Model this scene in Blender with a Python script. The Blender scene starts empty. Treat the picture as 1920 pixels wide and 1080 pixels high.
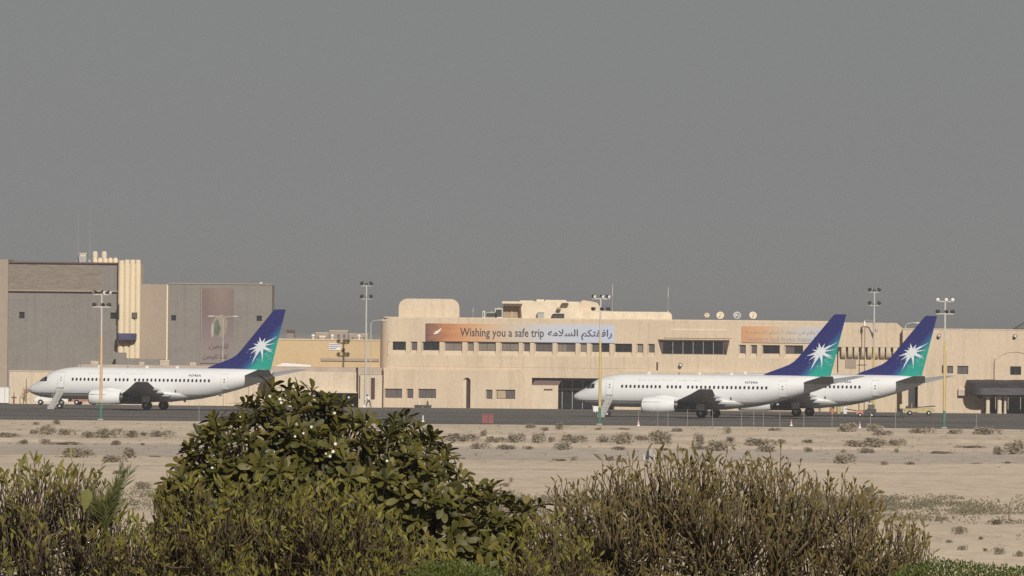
import bpy, math, random
from mathutils import Vector, Matrix, Quaternion, noise
random.seed(7)
R = math.radians
scene = bpy.context.scene
C = scene.collection

# ------------------------------------------------------------------ camera
F = 18000.0                      # focal length in pixels of the 1920 px wide photograph
CAM = Vector((0, 0, 10.2))
pitch = math.atan(80 / F); roll = 0.0098
f_ = Vector((0, math.cos(pitch), math.sin(pitch)))
u0 = Vector((0, -math.sin(pitch), math.cos(pitch))); r0 = Vector((1, 0, 0))
r_ = r0 * math.cos(roll) + u0 * math.sin(roll)
u_ = u0 * math.cos(roll) - r0 * math.sin(roll)
cd = bpy.data.cameras.new('camera'); cam = bpy.data.objects.new('camera', cd); C.objects.link(cam)
M = Matrix((r_, u_, -f_)).transposed().to_4x4(); M.translation = CAM
cam.matrix_world = M
cd.sensor_width = 36; cd.lens = F / 1920 * 36; cd.clip_start = 1; cd.clip_end = 60000
scene.camera = cam

# ------------------------------------------------------------------ sky and sun
SUN_AZ, SUN_EL = R(14), R(30)    # azimuth to the right of the camera's back
to_sun = Vector((math.sin(SUN_AZ) * math.cos(SUN_EL), -math.cos(SUN_AZ) * math.cos(SUN_EL), math.sin(SUN_EL)))
w = bpy.data.worlds.new('World'); scene.world = w; w.use_nodes = True
nt = w.node_tree; nt.nodes.clear()
sky = nt.nodes.new('ShaderNodeTexSky'); sky.sky_type = 'NISHITA'; sky.sun_disc = False
sky.sun_elevation = SUN_EL; sky.sun_rotation = math.atan2(to_sun.x, to_sun.y)
sky.air_density = 0.55; sky.dust_density = 0.05; sky.ozone_density = 1.0
hs = nt.nodes.new('ShaderNodeHueSaturation'); hs.inputs['Saturation'].default_value = 0.14
gmn = nt.nodes.new('ShaderNodeGamma'); gmn.inputs['Gamma'].default_value = 0.6   # dusty air evens the sky out
bg = nt.nodes.new('ShaderNodeBackground'); bg.inputs['Strength'].default_value = 0.0565
ow = nt.nodes.new('ShaderNodeOutputWorld')
nt.links.new(sky.outputs[0], hs.inputs['Color']); nt.links.new(hs.outputs[0], gmn.inputs['Color']); nt.links.new(gmn.outputs[0], bg.inputs['Color']); nt.links.new(bg.outputs[0], ow.inputs['Surface'])
sd = bpy.data.lights.new('sun', 'SUN'); sd.energy = 4.4; sd.angle = R(0.6); sd.color = (1, 0.95, 0.87)
so = bpy.data.objects.new('sun', sd); C.objects.link(so)
so.rotation_mode = 'QUATERNION'; so.rotation_quaternion = to_sun.to_track_quat('Z', 'Y'); so.location = (0, 0, 80)
vs = scene.view_settings; vs.view_transform = 'Standard'; vs.look = 'None'; vs.exposure = 0.0; vs.gamma = 1.0; vs.use_curve_mapping = False
scene.cycles.use_denoising = False; scene.cycles.max_bounces = 6; scene.cycles.volume_bounces = 0
scene.cycles.transparent_max_bounces = 8

# ------------------------------------------------------------------ helpers
def P(x, y, Y):
    """point at depth Y seen at pixel (x, y) of the photograph"""
    d = f_ * F + r_ * (x - 960) - u_ * (y - 540)
    return CAM + d * (Y / d.y)
def G(x, y, z=0.0):
    d = f_ * F + r_ * (x - 960) - u_ * (y - 540)
    return CAM + d * ((z - CAM.z) / d.z)

class MB:
    def __init__(s): s.v = []; s.f = []; s.m = []
    def add(s, vs, fs, mi=0):
        n = len(s.v); s.v += [tuple(p) for p in vs]
        for q in fs: s.f.append([n + i for i in q]); s.m.append(mi)
        return s
    def box(s, x0, x1, y0, y1, z0, z1, mi=0):
        if x0 > x1: x0, x1 = x1, x0
        if y0 > y1: y0, y1 = y1, y0
        if z0 > z1: z0, z1 = z1, z0
        return s.add([(x0,y0,z0),(x1,y0,z0),(x1,y1,z0),(x0,y1,z0),(x0,y0,z1),(x1,y0,z1),(x1,y1,z1),(x0,y1,z1)],
              [(0,3,2,1),(4,5,6,7),(0,1,5,4),(1,2,6,5),(2,3,7,6),(3,0,4,7)], mi)
    def quad(s, a, b, c, d, mi=0): return s.add([a, b, c, d], [(0,1,2,3)], mi)
    def prism(s, pts, y0, y1, ax='y', mi=0):
        """outline in xz (ax y), xy (ax z) or yz (ax x), extruded along the axis"""
        n = len(pts)
        def mk(p, t):
            return (p[0], t, p[1]) if ax == 'y' else ((p[0], p[1], t) if ax == 'z' else (t, p[0], p[1]))
        vs = [mk(p, y0) for p in pts] + [mk(p, y1) for p in pts]
        fs = [list(range(n)), list(range(2*n-1, n-1, -1))] + [(i, n+i, n+(i+1)%n, (i+1)%n) for i in range(n)]
        return s.add(vs, fs, mi)
    def tube(s, p0, p1, r0, r1=None, n=8, cap=True, mi=0):
        r1 = r0 if r1 is None else r1
        p0 = Vector(p0); p1 = Vector(p1); d = (p1 - p0)
        if d.length < 1e-6: return s
        d.normalize(); a = d.orthogonal().normalized(); b = d.cross(a)
        ring = lambda p, r: [p + (a*math.cos(2*math.pi*i/n) + b*math.sin(2*math.pi*i/n))*r for i in range(n)]
        fs = [(i, (i+1)%n, n+(i+1)%n, n+i) for i in range(n)]
        if cap: fs += [list(range(n-1, -1, -1)), list(range(n, 2*n))]
        return s.add(ring(p0, r0) + ring(p1, r1), fs, mi)
    def path(s, pts, rad, n=5, mi=0):
        pts = [Vector(p) for p in pts]; m = len(pts); vs = []
        for i, p in enumerate(pts):
            d = (pts[min(i+1, m-1)] - pts[max(i-1, 0)]).normalized()
            a = d.orthogonal().normalized() if i == 0 else (a - d*a.dot(d)).normalized()
            b = d.cross(a); r = rad[i] if isinstance(rad, (list, tuple)) else rad
            vs += [p + (a*math.cos(2*math.pi*k/n) + b*math.sin(2*math.pi*k/n))*r for k in range(n)]
        fs = [(i*n+k, i*n+(k+1)%n, (i+1)*n+(k+1)%n, (i+1)*n+k) for i in range(m-1) for k in range(n)]
        fs += [list(range(n-1, -1, -1)), list(range((m-1)*n, m*n))]
        return s.add(vs, fs, mi)
    def loft(s, rings, cap=True, mi=0):
        n = len(rings[0]); m = len(rings)
        vs = [p for r in rings for p in r]
        fs = [(i*n+k, i*n+(k+1)%n, (i+1)*n+(k+1)%n, (i+1)*n+k) for i in range(m-1) for k in range(n)]
        if cap: fs += [list(range(n-1, -1, -1)), list(range((m-1)*n, m*n))]
        return s.add(vs, fs, mi)
    def lathe(s, c, axis, prof, n=16, mi=0):
        """prof: list of (along, radius)"""
        c = Vector(c); d = Vector(axis).normalized(); a = d.orthogonal().normalized(); b = d.cross(a)
        return s.loft([[c + d*t + (a*math.cos(2*math.pi*k/n) + b*math.sin(2*math.pi*k/n))*max(r, 1e-4) for k in range(n)] for t, r in prof], True, mi)
    def mesh(s, name, mats, off=(0,0,0), smooth=False):
        me = bpy.data.meshes.new(name)
        o = Vector(off)
        me.from_pydata([tuple(Vector(p) - o) for p in s.v], [], s.f)
        for mt in (mats if isinstance(mats, (list, tuple)) else [mats]): me.materials.append(mt)
        if isinstance(mats, (list, tuple)) and len(mats) > 1: me.polygons.foreach_set('material_index', s.m)
        if smooth:
            me.polygons.foreach_set('use_smooth', [True]*len(s.f))
            if smooth == 'auto':
                try: me.set_sharp_from_angle(angle=R(38))
                except Exception: pass
        me.update()
        return me
    def build(s, name, mats, parent=None, off=(0,0,0), smooth=False, label=None, kind=None):
        return link(name, s.mesh(name, mats, off, smooth), parent, label, kind)

def link(name, me, parent=None, label=None, kind=None):
    o = bpy.data.objects.new(name, me); C.objects.link(o)
    if parent: o.parent = parent
    if label: o['label'] = label
    if kind: o['kind'] = kind
    return o
def tag(o, label, cat, group=None):
    o['label'] = label; o['category'] = cat
    if group: o['group'] = group
    return o
def thing(name, label, cat, loc=(0,0,0), rz=0.0, group=None):
    o = bpy.data.objects.new(name, None); C.objects.link(o)
    o.location = loc; o.rotation_euler = (0, 0, rz); o.empty_display_size = 0.5
    return tag(o, label, cat, group)
def ordinal(i):
    names = 'first second third fourth fifth sixth seventh eighth ninth tenth eleventh twelfth thirteenth fourteenth fifteenth sixteenth seventeenth eighteenth nineteenth twentieth'.split()
    if i < 20: return names[i]
    tens = {2: 'twenty', 3: 'thirty', 4: 'forty'}; t, k = divmod(i + 1, 10)
    return (tens[t] + '-' + names[k-1]) if k else tens[t].replace('ty', 'tieth')

# ------------------------------------------------------------------ materials
MATS = {}
def mat(name, col, rough=0.8, var=0.12, scale=1.0, metal=0.0, stretch=(1,1,1), bump=0.0, spec=0.3, col2=None, fine=0.0, coat=0.0, streak=0.0):
    if name in MATS: return MATS[name]
    m = bpy.data.materials.new(name); m.use_nodes = True; t = m.node_tree; n = t.nodes; L = t.links
    b = n['Principled BSDF']; b.inputs['Roughness'].default_value = rough; b.inputs['Metallic'].default_value = metal
    b.inputs['Specular IOR Level'].default_value = spec
    if coat: b.inputs['Coat Weight'].default_value = coat
    tc = n.new('ShaderNodeTexCoord'); mp = n.new('ShaderNodeMapping'); mp.inputs['Scale'].default_value = stretch
    L.new(tc.outputs['Object'], mp.inputs['Vector'])
    nz = n.new('ShaderNodeTexNoise'); nz.inputs['Scale'].default_value = scale; nz.inputs['Detail'].default_value = 7; nz.inputs['Roughness'].default_value = 0.62
    L.new(mp.outputs[0], nz.inputs['Vector'])
    cr = n.new('ShaderNodeValToRGB'); e = cr.color_ramp.elements
    lo = [c*(1-var) for c in col]; hi = [min(1, c*(1+var)) for c in (col2 or col)]
    e[0].position = 0.3; e[0].color = (*lo, 1); e[1].position = 0.7; e[1].color = (*hi, 1)
    L.new(nz.outputs['Fac'], cr.inputs['Fac']); out = cr.outputs[0]
    if fine:
        n2 = n.new('ShaderNodeTexNoise'); n2.inputs['Scale'].default_value = scale*14; n2.inputs['Detail'].default_value = 4
        L.new(mp.outputs[0], n2.inputs['Vector'])
        mr = n.new('ShaderNodeMapRange'); mr.inputs['From Min'].default_value = 0.25; mr.inputs['From Max'].default_value = 0.75
        mr.inputs['To Min'].default_value = 1-fine; mr.inputs['To Max'].default_value = 1+fine; L.new(n2.outputs['Fac'], mr.inputs['Value'])
        mx = n.new('ShaderNodeMix'); mx.data_type = 'RGBA'; mx.blend_type = 'MULTIPLY'; mx.inputs['Factor'].default_value = 1
        L.new(out, mx.inputs['A']); L.new(mr.outputs[0], mx.inputs['B']); out = mx.outputs['Result']
    if streak:                      # rain and dust streaks running down the wall
        m3 = n.new('ShaderNodeMapping'); m3.inputs['Scale'].default_value = (1.6, 1.6, 0.1); L.new(tc.outputs['Object'], m3.inputs['Vector'])
        n3 = n.new('ShaderNodeTexNoise'); n3.inputs['Scale'].default_value = 1.0; n3.inputs['Detail'].default_value = 5; L.new(m3.outputs[0], n3.inputs['Vector'])
        r3 = n.new('ShaderNodeMapRange'); r3.inputs['From Min'].default_value = 0.5; r3.inputs['From Max'].default_value = 0.78; r3.inputs['To Min'].default_value = 1.02; r3.inputs['To Max'].default_value = 1-streak; L.new(n3.outputs['Fac'], r3.inputs['Value'])
        x3 = n.new('ShaderNodeMix'); x3.data_type = 'RGBA'; x3.blend_type = 'MULTIPLY'; x3.inputs['Factor'].default_value = 1
        L.new(out, x3.inputs['A']); L.new(r3.outputs[0], x3.inputs['B']); out = x3.outputs['Result']
    L.new(out, b.inputs['Base Color'])
    if bump:
        bp = n.new('ShaderNodeBump'); bp.inputs['Strength'].default_value = bump; bp.inputs['Distance'].default_value = 0.1
        L.new(nz.outputs['Fac'], bp.inputs['Height']); L.new(bp.outputs[0], b.inputs['Normal'])
    MATS[name] = m
    return m
def leafmat(name, cols, rough=0.5, trans=0.25):
    """leaf colours picked at random for each leaf"""
    m = bpy.data.materials.new(name); m.use_nodes = True; t = m.node_tree; n = t.nodes; L = t.links
    b = n['Principled BSDF']; b.inputs['Roughness'].default_value = rough; b.inputs['Specular IOR Level'].default_value = 0.35
    ge = n.new('ShaderNodeNewGeometry'); oi = n.new('ShaderNodeObjectInfo')
    ad = n.new('ShaderNodeMath'); ad.operation = 'ADD'; L.new(ge.outputs['Random Per Island'], ad.inputs[0]); L.new(oi.outputs['Random'], ad.inputs[1])
    fr = n.new('ShaderNodeMath'); fr.operation = 'FRACT'; L.new(ad.outputs[0], fr.inputs[0])
    cr = n.new('ShaderNodeValToRGB'); el = cr.color_ramp.elements
    while len(el) < len(cols): el.new(0.5)
    for i, c in enumerate(cols): el[i].position = i/(len(cols)-1); el[i].color = (*c, 1)
    L.new(fr.outputs[0], cr.inputs['Fac']); L.new(cr.outputs[0], b.inputs['Base Color'])
    tr = n.new('ShaderNodeBsdfTranslucent'); L.new(cr.outputs[0], tr.inputs['Color'])
    mx = n.new('ShaderNodeMixShader'); mx.inputs[0].default_value = trans
    L.new(b.outputs[0], mx.inputs[1]); L.new(tr.outputs[0], mx.inputs[2]); L.new(mx.outputs[0], n['Material Output'].inputs['Surface'])
    MATS[name] = m
    return m

plaster = mat('tan_plaster', (0.575, 0.46, 0.335), 0.9, 0.07, 0.22, stretch=(1.2, 1, 0.6), fine=0.08, streak=0.14)
plaster2 = mat('pale_plaster', (0.605, 0.495, 0.37), 0.9, 0.07, 0.3, fine=0.1, streak=0.16)
plaster3 = mat('yellow_plaster', (0.52, 0.385, 0.225), 0.9, 0.09, 0.3, stretch=(1, 1, 0.4), fine=0.06)
roofpale = mat('roof_render', (0.68, 0.58, 0.44), 0.9, 0.12, 0.8, fine=0.08)
roofpink = mat('roof_felt', (0.46, 0.37, 0.30), 0.9, 0.12, 0.6)
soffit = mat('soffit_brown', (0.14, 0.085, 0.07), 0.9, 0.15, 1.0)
glass = mat('dark_glass', (0.022, 0.022, 0.026), 0.12, 0.3, 0.8, spec=0.5)
curtain = mat('curtained_glass', (0.20, 0.165, 0.135), 0.35, 0.25, 1.5, stretch=(4, 1, 0.5), spec=0.5)
blind = mat('greyed_glass', (0.11, 0.09, 0.09), 0.3, 0.3, 1.2, stretch=(3, 1, 0.5), spec=0.5)
metal_d = mat('dark_metal', (0.06, 0.055, 0.05), 0.5, 0.15, 3, metal=0.4)
metal_g = mat('grey_metal', (0.38, 0.37, 0.35), 0.5, 0.12, 2, metal=0.3)
white = mat('white_paint', (0.74, 0.72, 0.69), 0.5, 0.05, 2)
greyclad = mat('grey_cladding', (0.215, 0.195, 0.178), 0.9, 0.07, 0.5, stretch=(0.3, 1, 1), fine=0.14, streak=0.12)
greyclad2 = mat('mauve_grey_cladding', (0.22, 0.199, 0.182), 0.9, 0.07, 0.4, stretch=(0.25, 1, 1.5), fine=0.12, streak=0.12)
tanclad = mat('tan_cladding', (0.335, 0.272, 0.215), 0.9, 0.06, 0.4, stretch=(1, 1, 0.5), fine=0.06)
cream = mat('cream_column', (0.72, 0.60, 0.42), 0.9, 0.06, 0.4, stretch=(1, 1, 0.3), fine=0.05)
brickpanel = mat('rough_brick', (0.225, 0.19, 0.155), 0.95, 0.22, 2.2, stretch=(0.4, 1, 2.6), fine=0.35)
asph = mat('apron_asphalt', (0.15, 0.135, 0.125), 0.95, 0.34, 0.045, stretch=(0.25, 1, 1), fine=0.12, spec=0.1)
pole_w = mat('pole_white', (0.50, 0.47, 0.42), 0.5, 0.08, 1.5)
pole_y = mat('pole_yellow', (0.56, 0.42, 0.16), 0.6, 0.15, 0.6, stretch=(1, 1, 0.6))
pole_o = mat('pole_tan', (0.60, 0.42, 0.22), 0.6, 0.15, 0.6, stretch=(1, 1, 0.6))
pole_g = mat('pole_green', (0.06, 0.19, 0.12), 0.6, 0.15, 0.6)
lampglass = mat('lamp_glass', (0.75, 0.73, 0.72), 0.15, 0.03, 2, spec=0.6)
lampblk = mat('lamp_housing', (0.03, 0.028, 0.026), 0.5, 0.1, 2)
tyre = mat('tyre_rubber', (0.022, 0.021, 0.02), 0.85, 0.1, 4)
redp = mat('red_paint', (0.24, 0.085, 0.08), 0.6, 0.12, 2)
orange = mat('orange_paint', (0.48, 0.21, 0.14), 0.6, 0.12, 2)
yellowp = mat('yellow_paint', (0.44, 0.36, 0.17), 0.6, 0.15, 2)
bluep = mat('blue_panel', (0.062, 0.06, 0.12), 0.6, 0.15, 2)
# ------------------------------------------------------------------ ground, apron, track
TY = 1257.0                       # front of the terminal
def zg(x, y):
    """ground height: a bank under the bushes near the camera, flat airfield beyond"""
    t = min(1, max(0, (y - 122) / 70)); t = t*t*(3-2*t)
    return 6.9*(1-t)
sandm = bpy.data.materials.new('desert_sand'); sandm.use_nodes = True
def sand_nodes(m, base):
    t = m.node_tree; n = t.nodes; L = t.links; b = n['Principled BSDF']; b.inputs['Roughness'].default_value = 0.95; b.inputs['Specular IOR Level'].default_value = 0.1
    tc = n.new('ShaderNodeTexCoord')
    def noise(scale, st, det=6):
        mp = n.new('ShaderNodeMapping'); mp.inputs['Scale'].default_value = st; L.new(tc.outputs['Object'], mp.inputs['Vector'])
        z = n.new('ShaderNodeTexNoise'); z.inputs['Scale'].default_value = scale; z.inputs['Detail'].default_value = det; z.inputs['Roughness'].default_value = 0.65
        L.new(mp.outputs[0], z.inputs['Vector']); return z
    a = noise(0.02, (0.45, 0.55, 1)); c = noise(0.9, (0.6, 0.12, 1)); d = noise(3.5, (1, 0.1, 1))
    cr = n.new('ShaderNodeValToRGB'); e = cr.color_ramp.elements
    e[0].position = 0.34; e[0].color = (*[k*0.87 for k in base], 1); e[1].position = 0.66; e[1].color = (*[k*1.06 for k in base], 1)
    L.new(a.outputs['Fac'], cr.inputs['Fac']); out = cr.outputs[0]
    for z, lo, hi, amt in ((c, 0.42, 0.70, 0.16), (d, 0.35, 0.7, 0.10)):
        mr = n.new('ShaderNodeMapRange'); mr.inputs['From Min'].default_value = lo; mr.inputs['From Max'].default_value = hi
        mr.inputs['To Min'].default_value = 1+amt*0.4; mr.inputs['To Max'].default_value = 1-amt; L.new(z.outputs['Fac'], mr.inputs['Value'])
        mx = n.new('ShaderNodeMix'); mx.data_type = 'RGBA'; mx.blend_type = 'MULTIPLY'; mx.inputs['Factor'].default_value = 1
        L.new(out, mx.inputs['A']); L.new(mr.outputs[0], mx.inputs['B']); out = mx.outputs['Result']
    L.new(out, b.inputs['Base Color'])
sand_nodes(sandm, (0.685, 0.56, 0.43))
trackm = bpy.data.materials.new('gravel_track'); trackm.use_nodes = True; sand_nodes(trackm, (0.57, 0.48, 0.40))
palem = bpy.data.materials.new('pale_sand'); palem.use_nodes = True; sand_nodes(palem, (0.72, 0.59, 0.45))
g = MB()
ys = [-200, -20, 60, 100] + list(range(112, 205, 6)) + [230, 300, 420] + list(range(500, 1060, 20)) + [1300, 2000, 4000, 9000, 20000]
xs = [-9000, -2500, -700, -250, -120, -60, -40] + list(range(-30, 31, 5)) + [40, 60, 120, 250, 700, 2500, 9000]
def und(x, y):
    if y > 1030 or y < 300: return 0
    return 0.0
vs_ = [(x, y, zg(x, y)) for y in ys for x in xs]; nx = len(xs)
g.add(vs_, [(j*nx+i, j*nx+i+1, (j+1)*nx+i+1, (j+1)*nx+i) for j in range(len(ys)-1) for i in range(nx-1)])
go = g.build('ground', sandm, smooth=True); go['kind'] = 'structure'
def ragged_sheet(name, m, y0, y1, z, amp, x0=-420, x1=420, step=3.0, seed=1):
    rr = random.Random(seed); b = MB(); n = int((x1-x0)/step); lo = []; hi = []
    a = c = 0
    for i in range(n+1):
        a = 0.7*a + rr.uniform(-amp, amp); c = 0.7*c + rr.uniform(-amp, amp)
        lo.append((x0+i*step, y0+a, z)); hi.append((x0+i*step, y1+c, z))
    b.add(lo+hi, [(i, i+1, n+2+i, n+1+i) for i in range(n)])
    o = b.build(name, m); o['kind'] = 'structure'; return o
ragged_sheet('apron', asph, 1040, 1330, 0.004, 0.8, -900, 900, seed=2)
ragged_sheet('path', trackm, 759, 842, 0.006, 2.2, seed=3)
ragged_sheet('sand_flat', palem, 330, 512, 0.004, 2.5, -120, 120, 2.0, seed=6)
for k_, (ya, yb) in enumerate(((702, 704.2), (709, 711), (884, 887), (893, 896), (946, 949))): ragged_sheet('path', trackm, ya, yb, 0.005, 0.6, seed=20+k_)
ragged_sheet('sand_verge', palem, 1022, 1041.5, 0.008, 2.0, seed=4)
# low graded sand banks on both sides of the track, real relief that catches the light
def berm(name, yc, wd, h, seed):
    rr = random.Random(seed); b = MB(); n = 300; rows = []
    for i in range(n+1):
        x = -200 + i*400/n; hh = h*(0.55+0.45*math.sin(i*0.35+seed)+rr.uniform(-0.25, 0.25)); hh = max(0.02, hh); yo = rr.uniform(-1, 1)
        rows.append([(x, yc-wd+yo, -0.05), (x, yc-wd*0.3+yo, hh*0.85), (x, yc+wd*0.3+yo, hh), (x, yc+wd+yo, -0.05)])
    b.add([p for r in rows for p in r], [(i*4+k, (i+1)*4+k, (i+1)*4+k+1, i*4+k+1) for i in range(n) for k in range(3)])
    o = b.build(name, sandm, smooth=True); o['kind'] = 'structure'
berm('terrain', 850, 4, 0.22, 5); berm('terrain', 752, 4, 0.14, 8); berm('terrain', 915, 6, 0.3, 6); berm('terrain', 975, 6, 0.25, 9)

# ------------------------------------------------------------------ building helpers
def wall(mb, X0, X1, Z0, Z1, y, holes, mi=0):
    xs = sorted({X0, X1} | {min(max(h[k], X0), X1) for h in holes for k in (0, 1)}); zs = sorted({Z0, Z1} | {min(max(h[k], Z0), Z1) for h in holes for k in (2, 3)})
    for i in range(len(xs)-1):
        for j in range(len(zs)-1):
            cx = (xs[i]+xs[i+1])/2; cz = (zs[j]+zs[j+1])/2
            if any(h[0] < cx < h[1] and h[2] < cz < h[3] for h in holes): continue
            mb.quad((xs[i], y, zs[j]), (xs[i+1], y, zs[j]), (xs[i+1], y, zs[j+1]), (xs[i], y, zs[j+1]), mi)
def reveal(mb, o, i, y, d, mi=0):
    """o, i: outer and inner rectangles (x0, x1, z0, z1)"""
    A = [(o[0], y, o[2]), (o[1], y, o[2]), (o[1], y, o[3]), (o[0], y, o[3])]
    B = [(i[0], y+d, i[2]), (i[1], y+d, i[2]), (i[1], y+d, i[3]), (i[0], y+d, i[3])]
    for k in range(4): mb.quad(A[k], A[(k+1)%4], B[(k+1)%4], B[k], mi)
def rect(x0, y0, x1, y1, Y):
    xm = (x0+x1)/2; ym = (y0+y1)/2
    return [P(x0, ym, Y).x, P(x1, ym, Y).x, P(xm, y1, Y).z, P(xm, y0, Y).z]
def window(parent, r, y, m, off, mull=1, name='window', fw=0.05):
    """r = x0 x1 z0 z1 of the pane; frame with mullions, each pane a sub-part"""
    fr = MB(); x0, x1, z0, z1 = r
    fr.box(x0, x1, y, y+0.06, z0, z0+fw); fr.box(x0, x1, y, y+0.06, z1-fw, z1)
    fr.box(x0, x0+fw, y, y+0.06, z0+fw, z1-fw); fr.box(x1-fw, x1, y, y+0.06, z0+fw, z1-fw)
    for k in range(1, mull+1):
        xm = x0 + (x1-x0)*k/(mull+1); fr.box(xm-fw/2, xm+fw/2, y+0.002, y+0.06, z0+fw, z1-fw)
    o = fr.build(name, metal_d, parent, off)
    for k in range(mull+1):
        a = x0+fw*0.5+(x1-x0-fw)*k/(mull+1); b = x0+fw*0.5+(x1-x0-fw)*(k+1)/(mull+1)
        MB().box(a, b, y+0.03, y+0.05, z0+fw*0.5, z1-fw*0.5).build('pane', m[k % len(m)] if isinstance(m, list) else m, o, off)
    return o

# Arabic letters: isolated, final, initial, medial forms, laid out right to left
AR = {'ا': 0xFE8D, 'أ': 0xFE83, 'ب': 0xFE8F, 'ة': 0xFE93, 'ت': 0xFE95, 'ح': 0xFEA1, 'د': 0xFEA9, 'ر': 0xFEAD, 'س': 0xFEB1, 'ص': 0xFEB9, 'ط': 0xFEC1,
      'ع': 0xFEC9, 'ف': 0xFED1, 'ق': 0xFED5, 'ك': 0xFED9, 'ل': 0xFEDD, 'م': 0xFEE1, 'ن': 0xFEE5, 'ه': 0xFEE9, 'و': 0xFEED, 'ي': 0xFEF1}
NOJOIN = set('اأدروة')
def arabic(s):
    words = []
    for wd in s.split(' '):
        out = []; i = 0; prev = False
        while i < len(wd):
            c = wd[i]
            if c == 'ل' and i+1 < len(wd) and wd[i+1] == 'ا':
                out.append(chr(0xFEFC if prev else 0xFEFB)); prev = False; i += 2; continue
            nxt = i+1 < len(wd) and c not in NOJOIN
            b = AR[c]
            out.append(chr(b + (1 if prev and not nxt else 2 if nxt and not prev else 3 if nxt and prev else 0)))
            prev = c not in NOJOIN; i += 1
        words.append(''.join(reversed(out)))
    return ' '.join(reversed(words))
def text_mesh(body, width=None, height=None, bold=0.0):
    """flat lettering as (verts, faces), left bottom of its ink at 0, 0, scaled to width / cap height"""
    c = bpy.data.curves.new('lettering', 'FONT'); c.body = body; c.resolution_u = 2; c.offset = bold
    o = bpy.data.objects.new('lettering', c); C.objects.link(o)
    dg = bpy.context.evaluated_depsgraph_get(); ev = o.evaluated_get(dg); me = ev.to_mesh()
    vs = [(v.co.x, v.co.y) for v in me.vertices]; fs = [list(p.vertices) for p in me.polygons]
    ev.to_mesh_clear(); bpy.data.objects.remove(o); bpy.data.curves.remove(c)
    x0 = min(v[0] for v in vs); x1 = max(v[0] for v in vs); y0 = min(v[1] for v in vs); y1 = max(v[1] for v in vs)
    sx = width/(x1-x0) if width else None; sy = height/(y1-y0) if height else None
    sx = sx or sy; sy = sy or sx
    return [((v[0]-x0)*sx, (v[1]-y0)*sy) for v in vs], fs
def lettering(body, r, y, m, parent, off, name='lettering', bold=0.0, dz=0.0):
    vs, fs = text_mesh(body, r[1]-r[0], r[3]-r[2], bold)
    b = MB(); b.add([(r[0]+u, y, r[2]+v) for u, v in vs], fs)
    return b.build(name, m, parent, off)
# ------------------------------------------------------------------ left tower block
KY = 1340.0
tw = thing('office_tower', 'tall grey clad block with a brick top band and cream fluted corner', 'building', (P(110, 700, KY).x, KY, 0)); TO = tuple(tw.location)
def kr(x0, y0, x1, y1, Y=KY): return rect(x0, y0, x1, y1, Y)
a = kr(-60, 486, 15, 760); MB().box(a[0], a[1], KY-1.2, KY+14, 0, a[3]).build('side_pier', tanclad, tw, TO)
a = kr(15, 493, 222, 760); holes = [kr(36, 585, 46, 597), kr(207, 586, 218, 598)]
up = kr(16, 499, 190, 544)
b = MB(); wall(b, a[0], a[1], 0, a[3], KY, holes)
for h in holes: reveal(b, h, h, KY, 0.5)
b.box(a[0], a[1], KY+0.6, KY+22, 0, a[3]-0.05); b.build('wall', greyclad, tw, TO)
for h in holes: window(tw, h, KY+0.3, glass, TO, 0)
MB().box(up[0], up[1], KY-0.25, KY-0.003, up[2], up[3]+0.2).build('brick_band', brickpanel, tw, TO)
MB().box(a[0], kr(190, 499, 222, 544)[1], KY-0.45, KY-0.255, up[2]-0.18, up[2]).build('ledge', tanclad, tw, TO)
MB().box(a[0]+0.1, a[1]-0.1, KY-0.35, KY+0.4, a[3]-0.06, a[3]+0.12).build('coping', soffit, tw, TO)
e = kr(90, 572, 100, 588)
# cream fluted corner
cx0 = P(222, 580, KY).x; cx1 = P(263.5, 580, KY).x; ct = P(243, 487, KY).z; cb = P(243, 672, KY).z; fw_ = (cx1-cx0)/4
fi = MB().box(cx0, cx1, KY-1.0, KY+9, 0, ct-0.6).build('corner_wall', cream, tw, TO)
for k in range(4):
    xc = cx0+fw_*(k+0.5); hw = fw_*0.47
    pts = [(xc-hw, KY-1.003)] + [(xc-hw*math.cos(math.pi*i/8), KY-1.003-0.28*math.sin(math.pi*i/8)) for i in range(1, 8)] + [(xc+hw, KY-1.003)]
    MB().prism(pts, cb, ct - (0.0 if k else 0.1), 'z').build('fluted_column', cream, tw, TO, 'auto')
for k in range(5):                # scalloped caps that go on along the roof edge
    q = P(176+k*9.6, 488, KY); MB().lathe((q.x, KY+3.5, q.z-0.35), (0, 0, 1), [(0, 0.36), (0.5, 0.36), (0.72, 0.2), (0.75, 0.0)], 10).build('roof_cap', cream, tw, TO, 'auto')
h = kr(248, 586, 258, 597); window(tw, h, KY-1.42, blind, TO, 0)
MB().box(*kr(222.5, 570, 224.5, 598)[:2], KY-1.45, KY-1.3, *kr(222, 570, 224, 598)[2:]).build('downpipe', metal_d, tw, TO)
h = kr(221, 625, 257, 637)
bal = MB(); pts = [(h[0], KY-1.56), (h[1], KY-1.56), (h[1]-0.15, KY-2.4), (h[1]-0.7, KY-2.8), (h[0]+0.2, KY-2.8)]; bal.prism(pts, h[2], h[3], 'z'); bo = bal.build('balcony', bluep, tw, TO)
for k in range(5):
    q = P(225+k*6.6, 641, KY); MB().prism([(KY-1.56, q.z-0.25), (KY-1.56, q.z+0.3), (KY-2.3, q.z+0.3)], q.x-0.1, q.x+0.1, 'x').build('bracket', soffit, bo, TO)
h = kr(219, 661, 238, 690); MB().box(h[0], h[1], KY-3.2, KY-1.57, 0, h[3]).build('annex', greyclad, tw, TO)
h = kr(238, 673, 310, 690); MB().box(h[0], h[1], KY-3.0, KY-1.57, 0, h[3]).build('annex', greyclad2, tw, TO)
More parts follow.
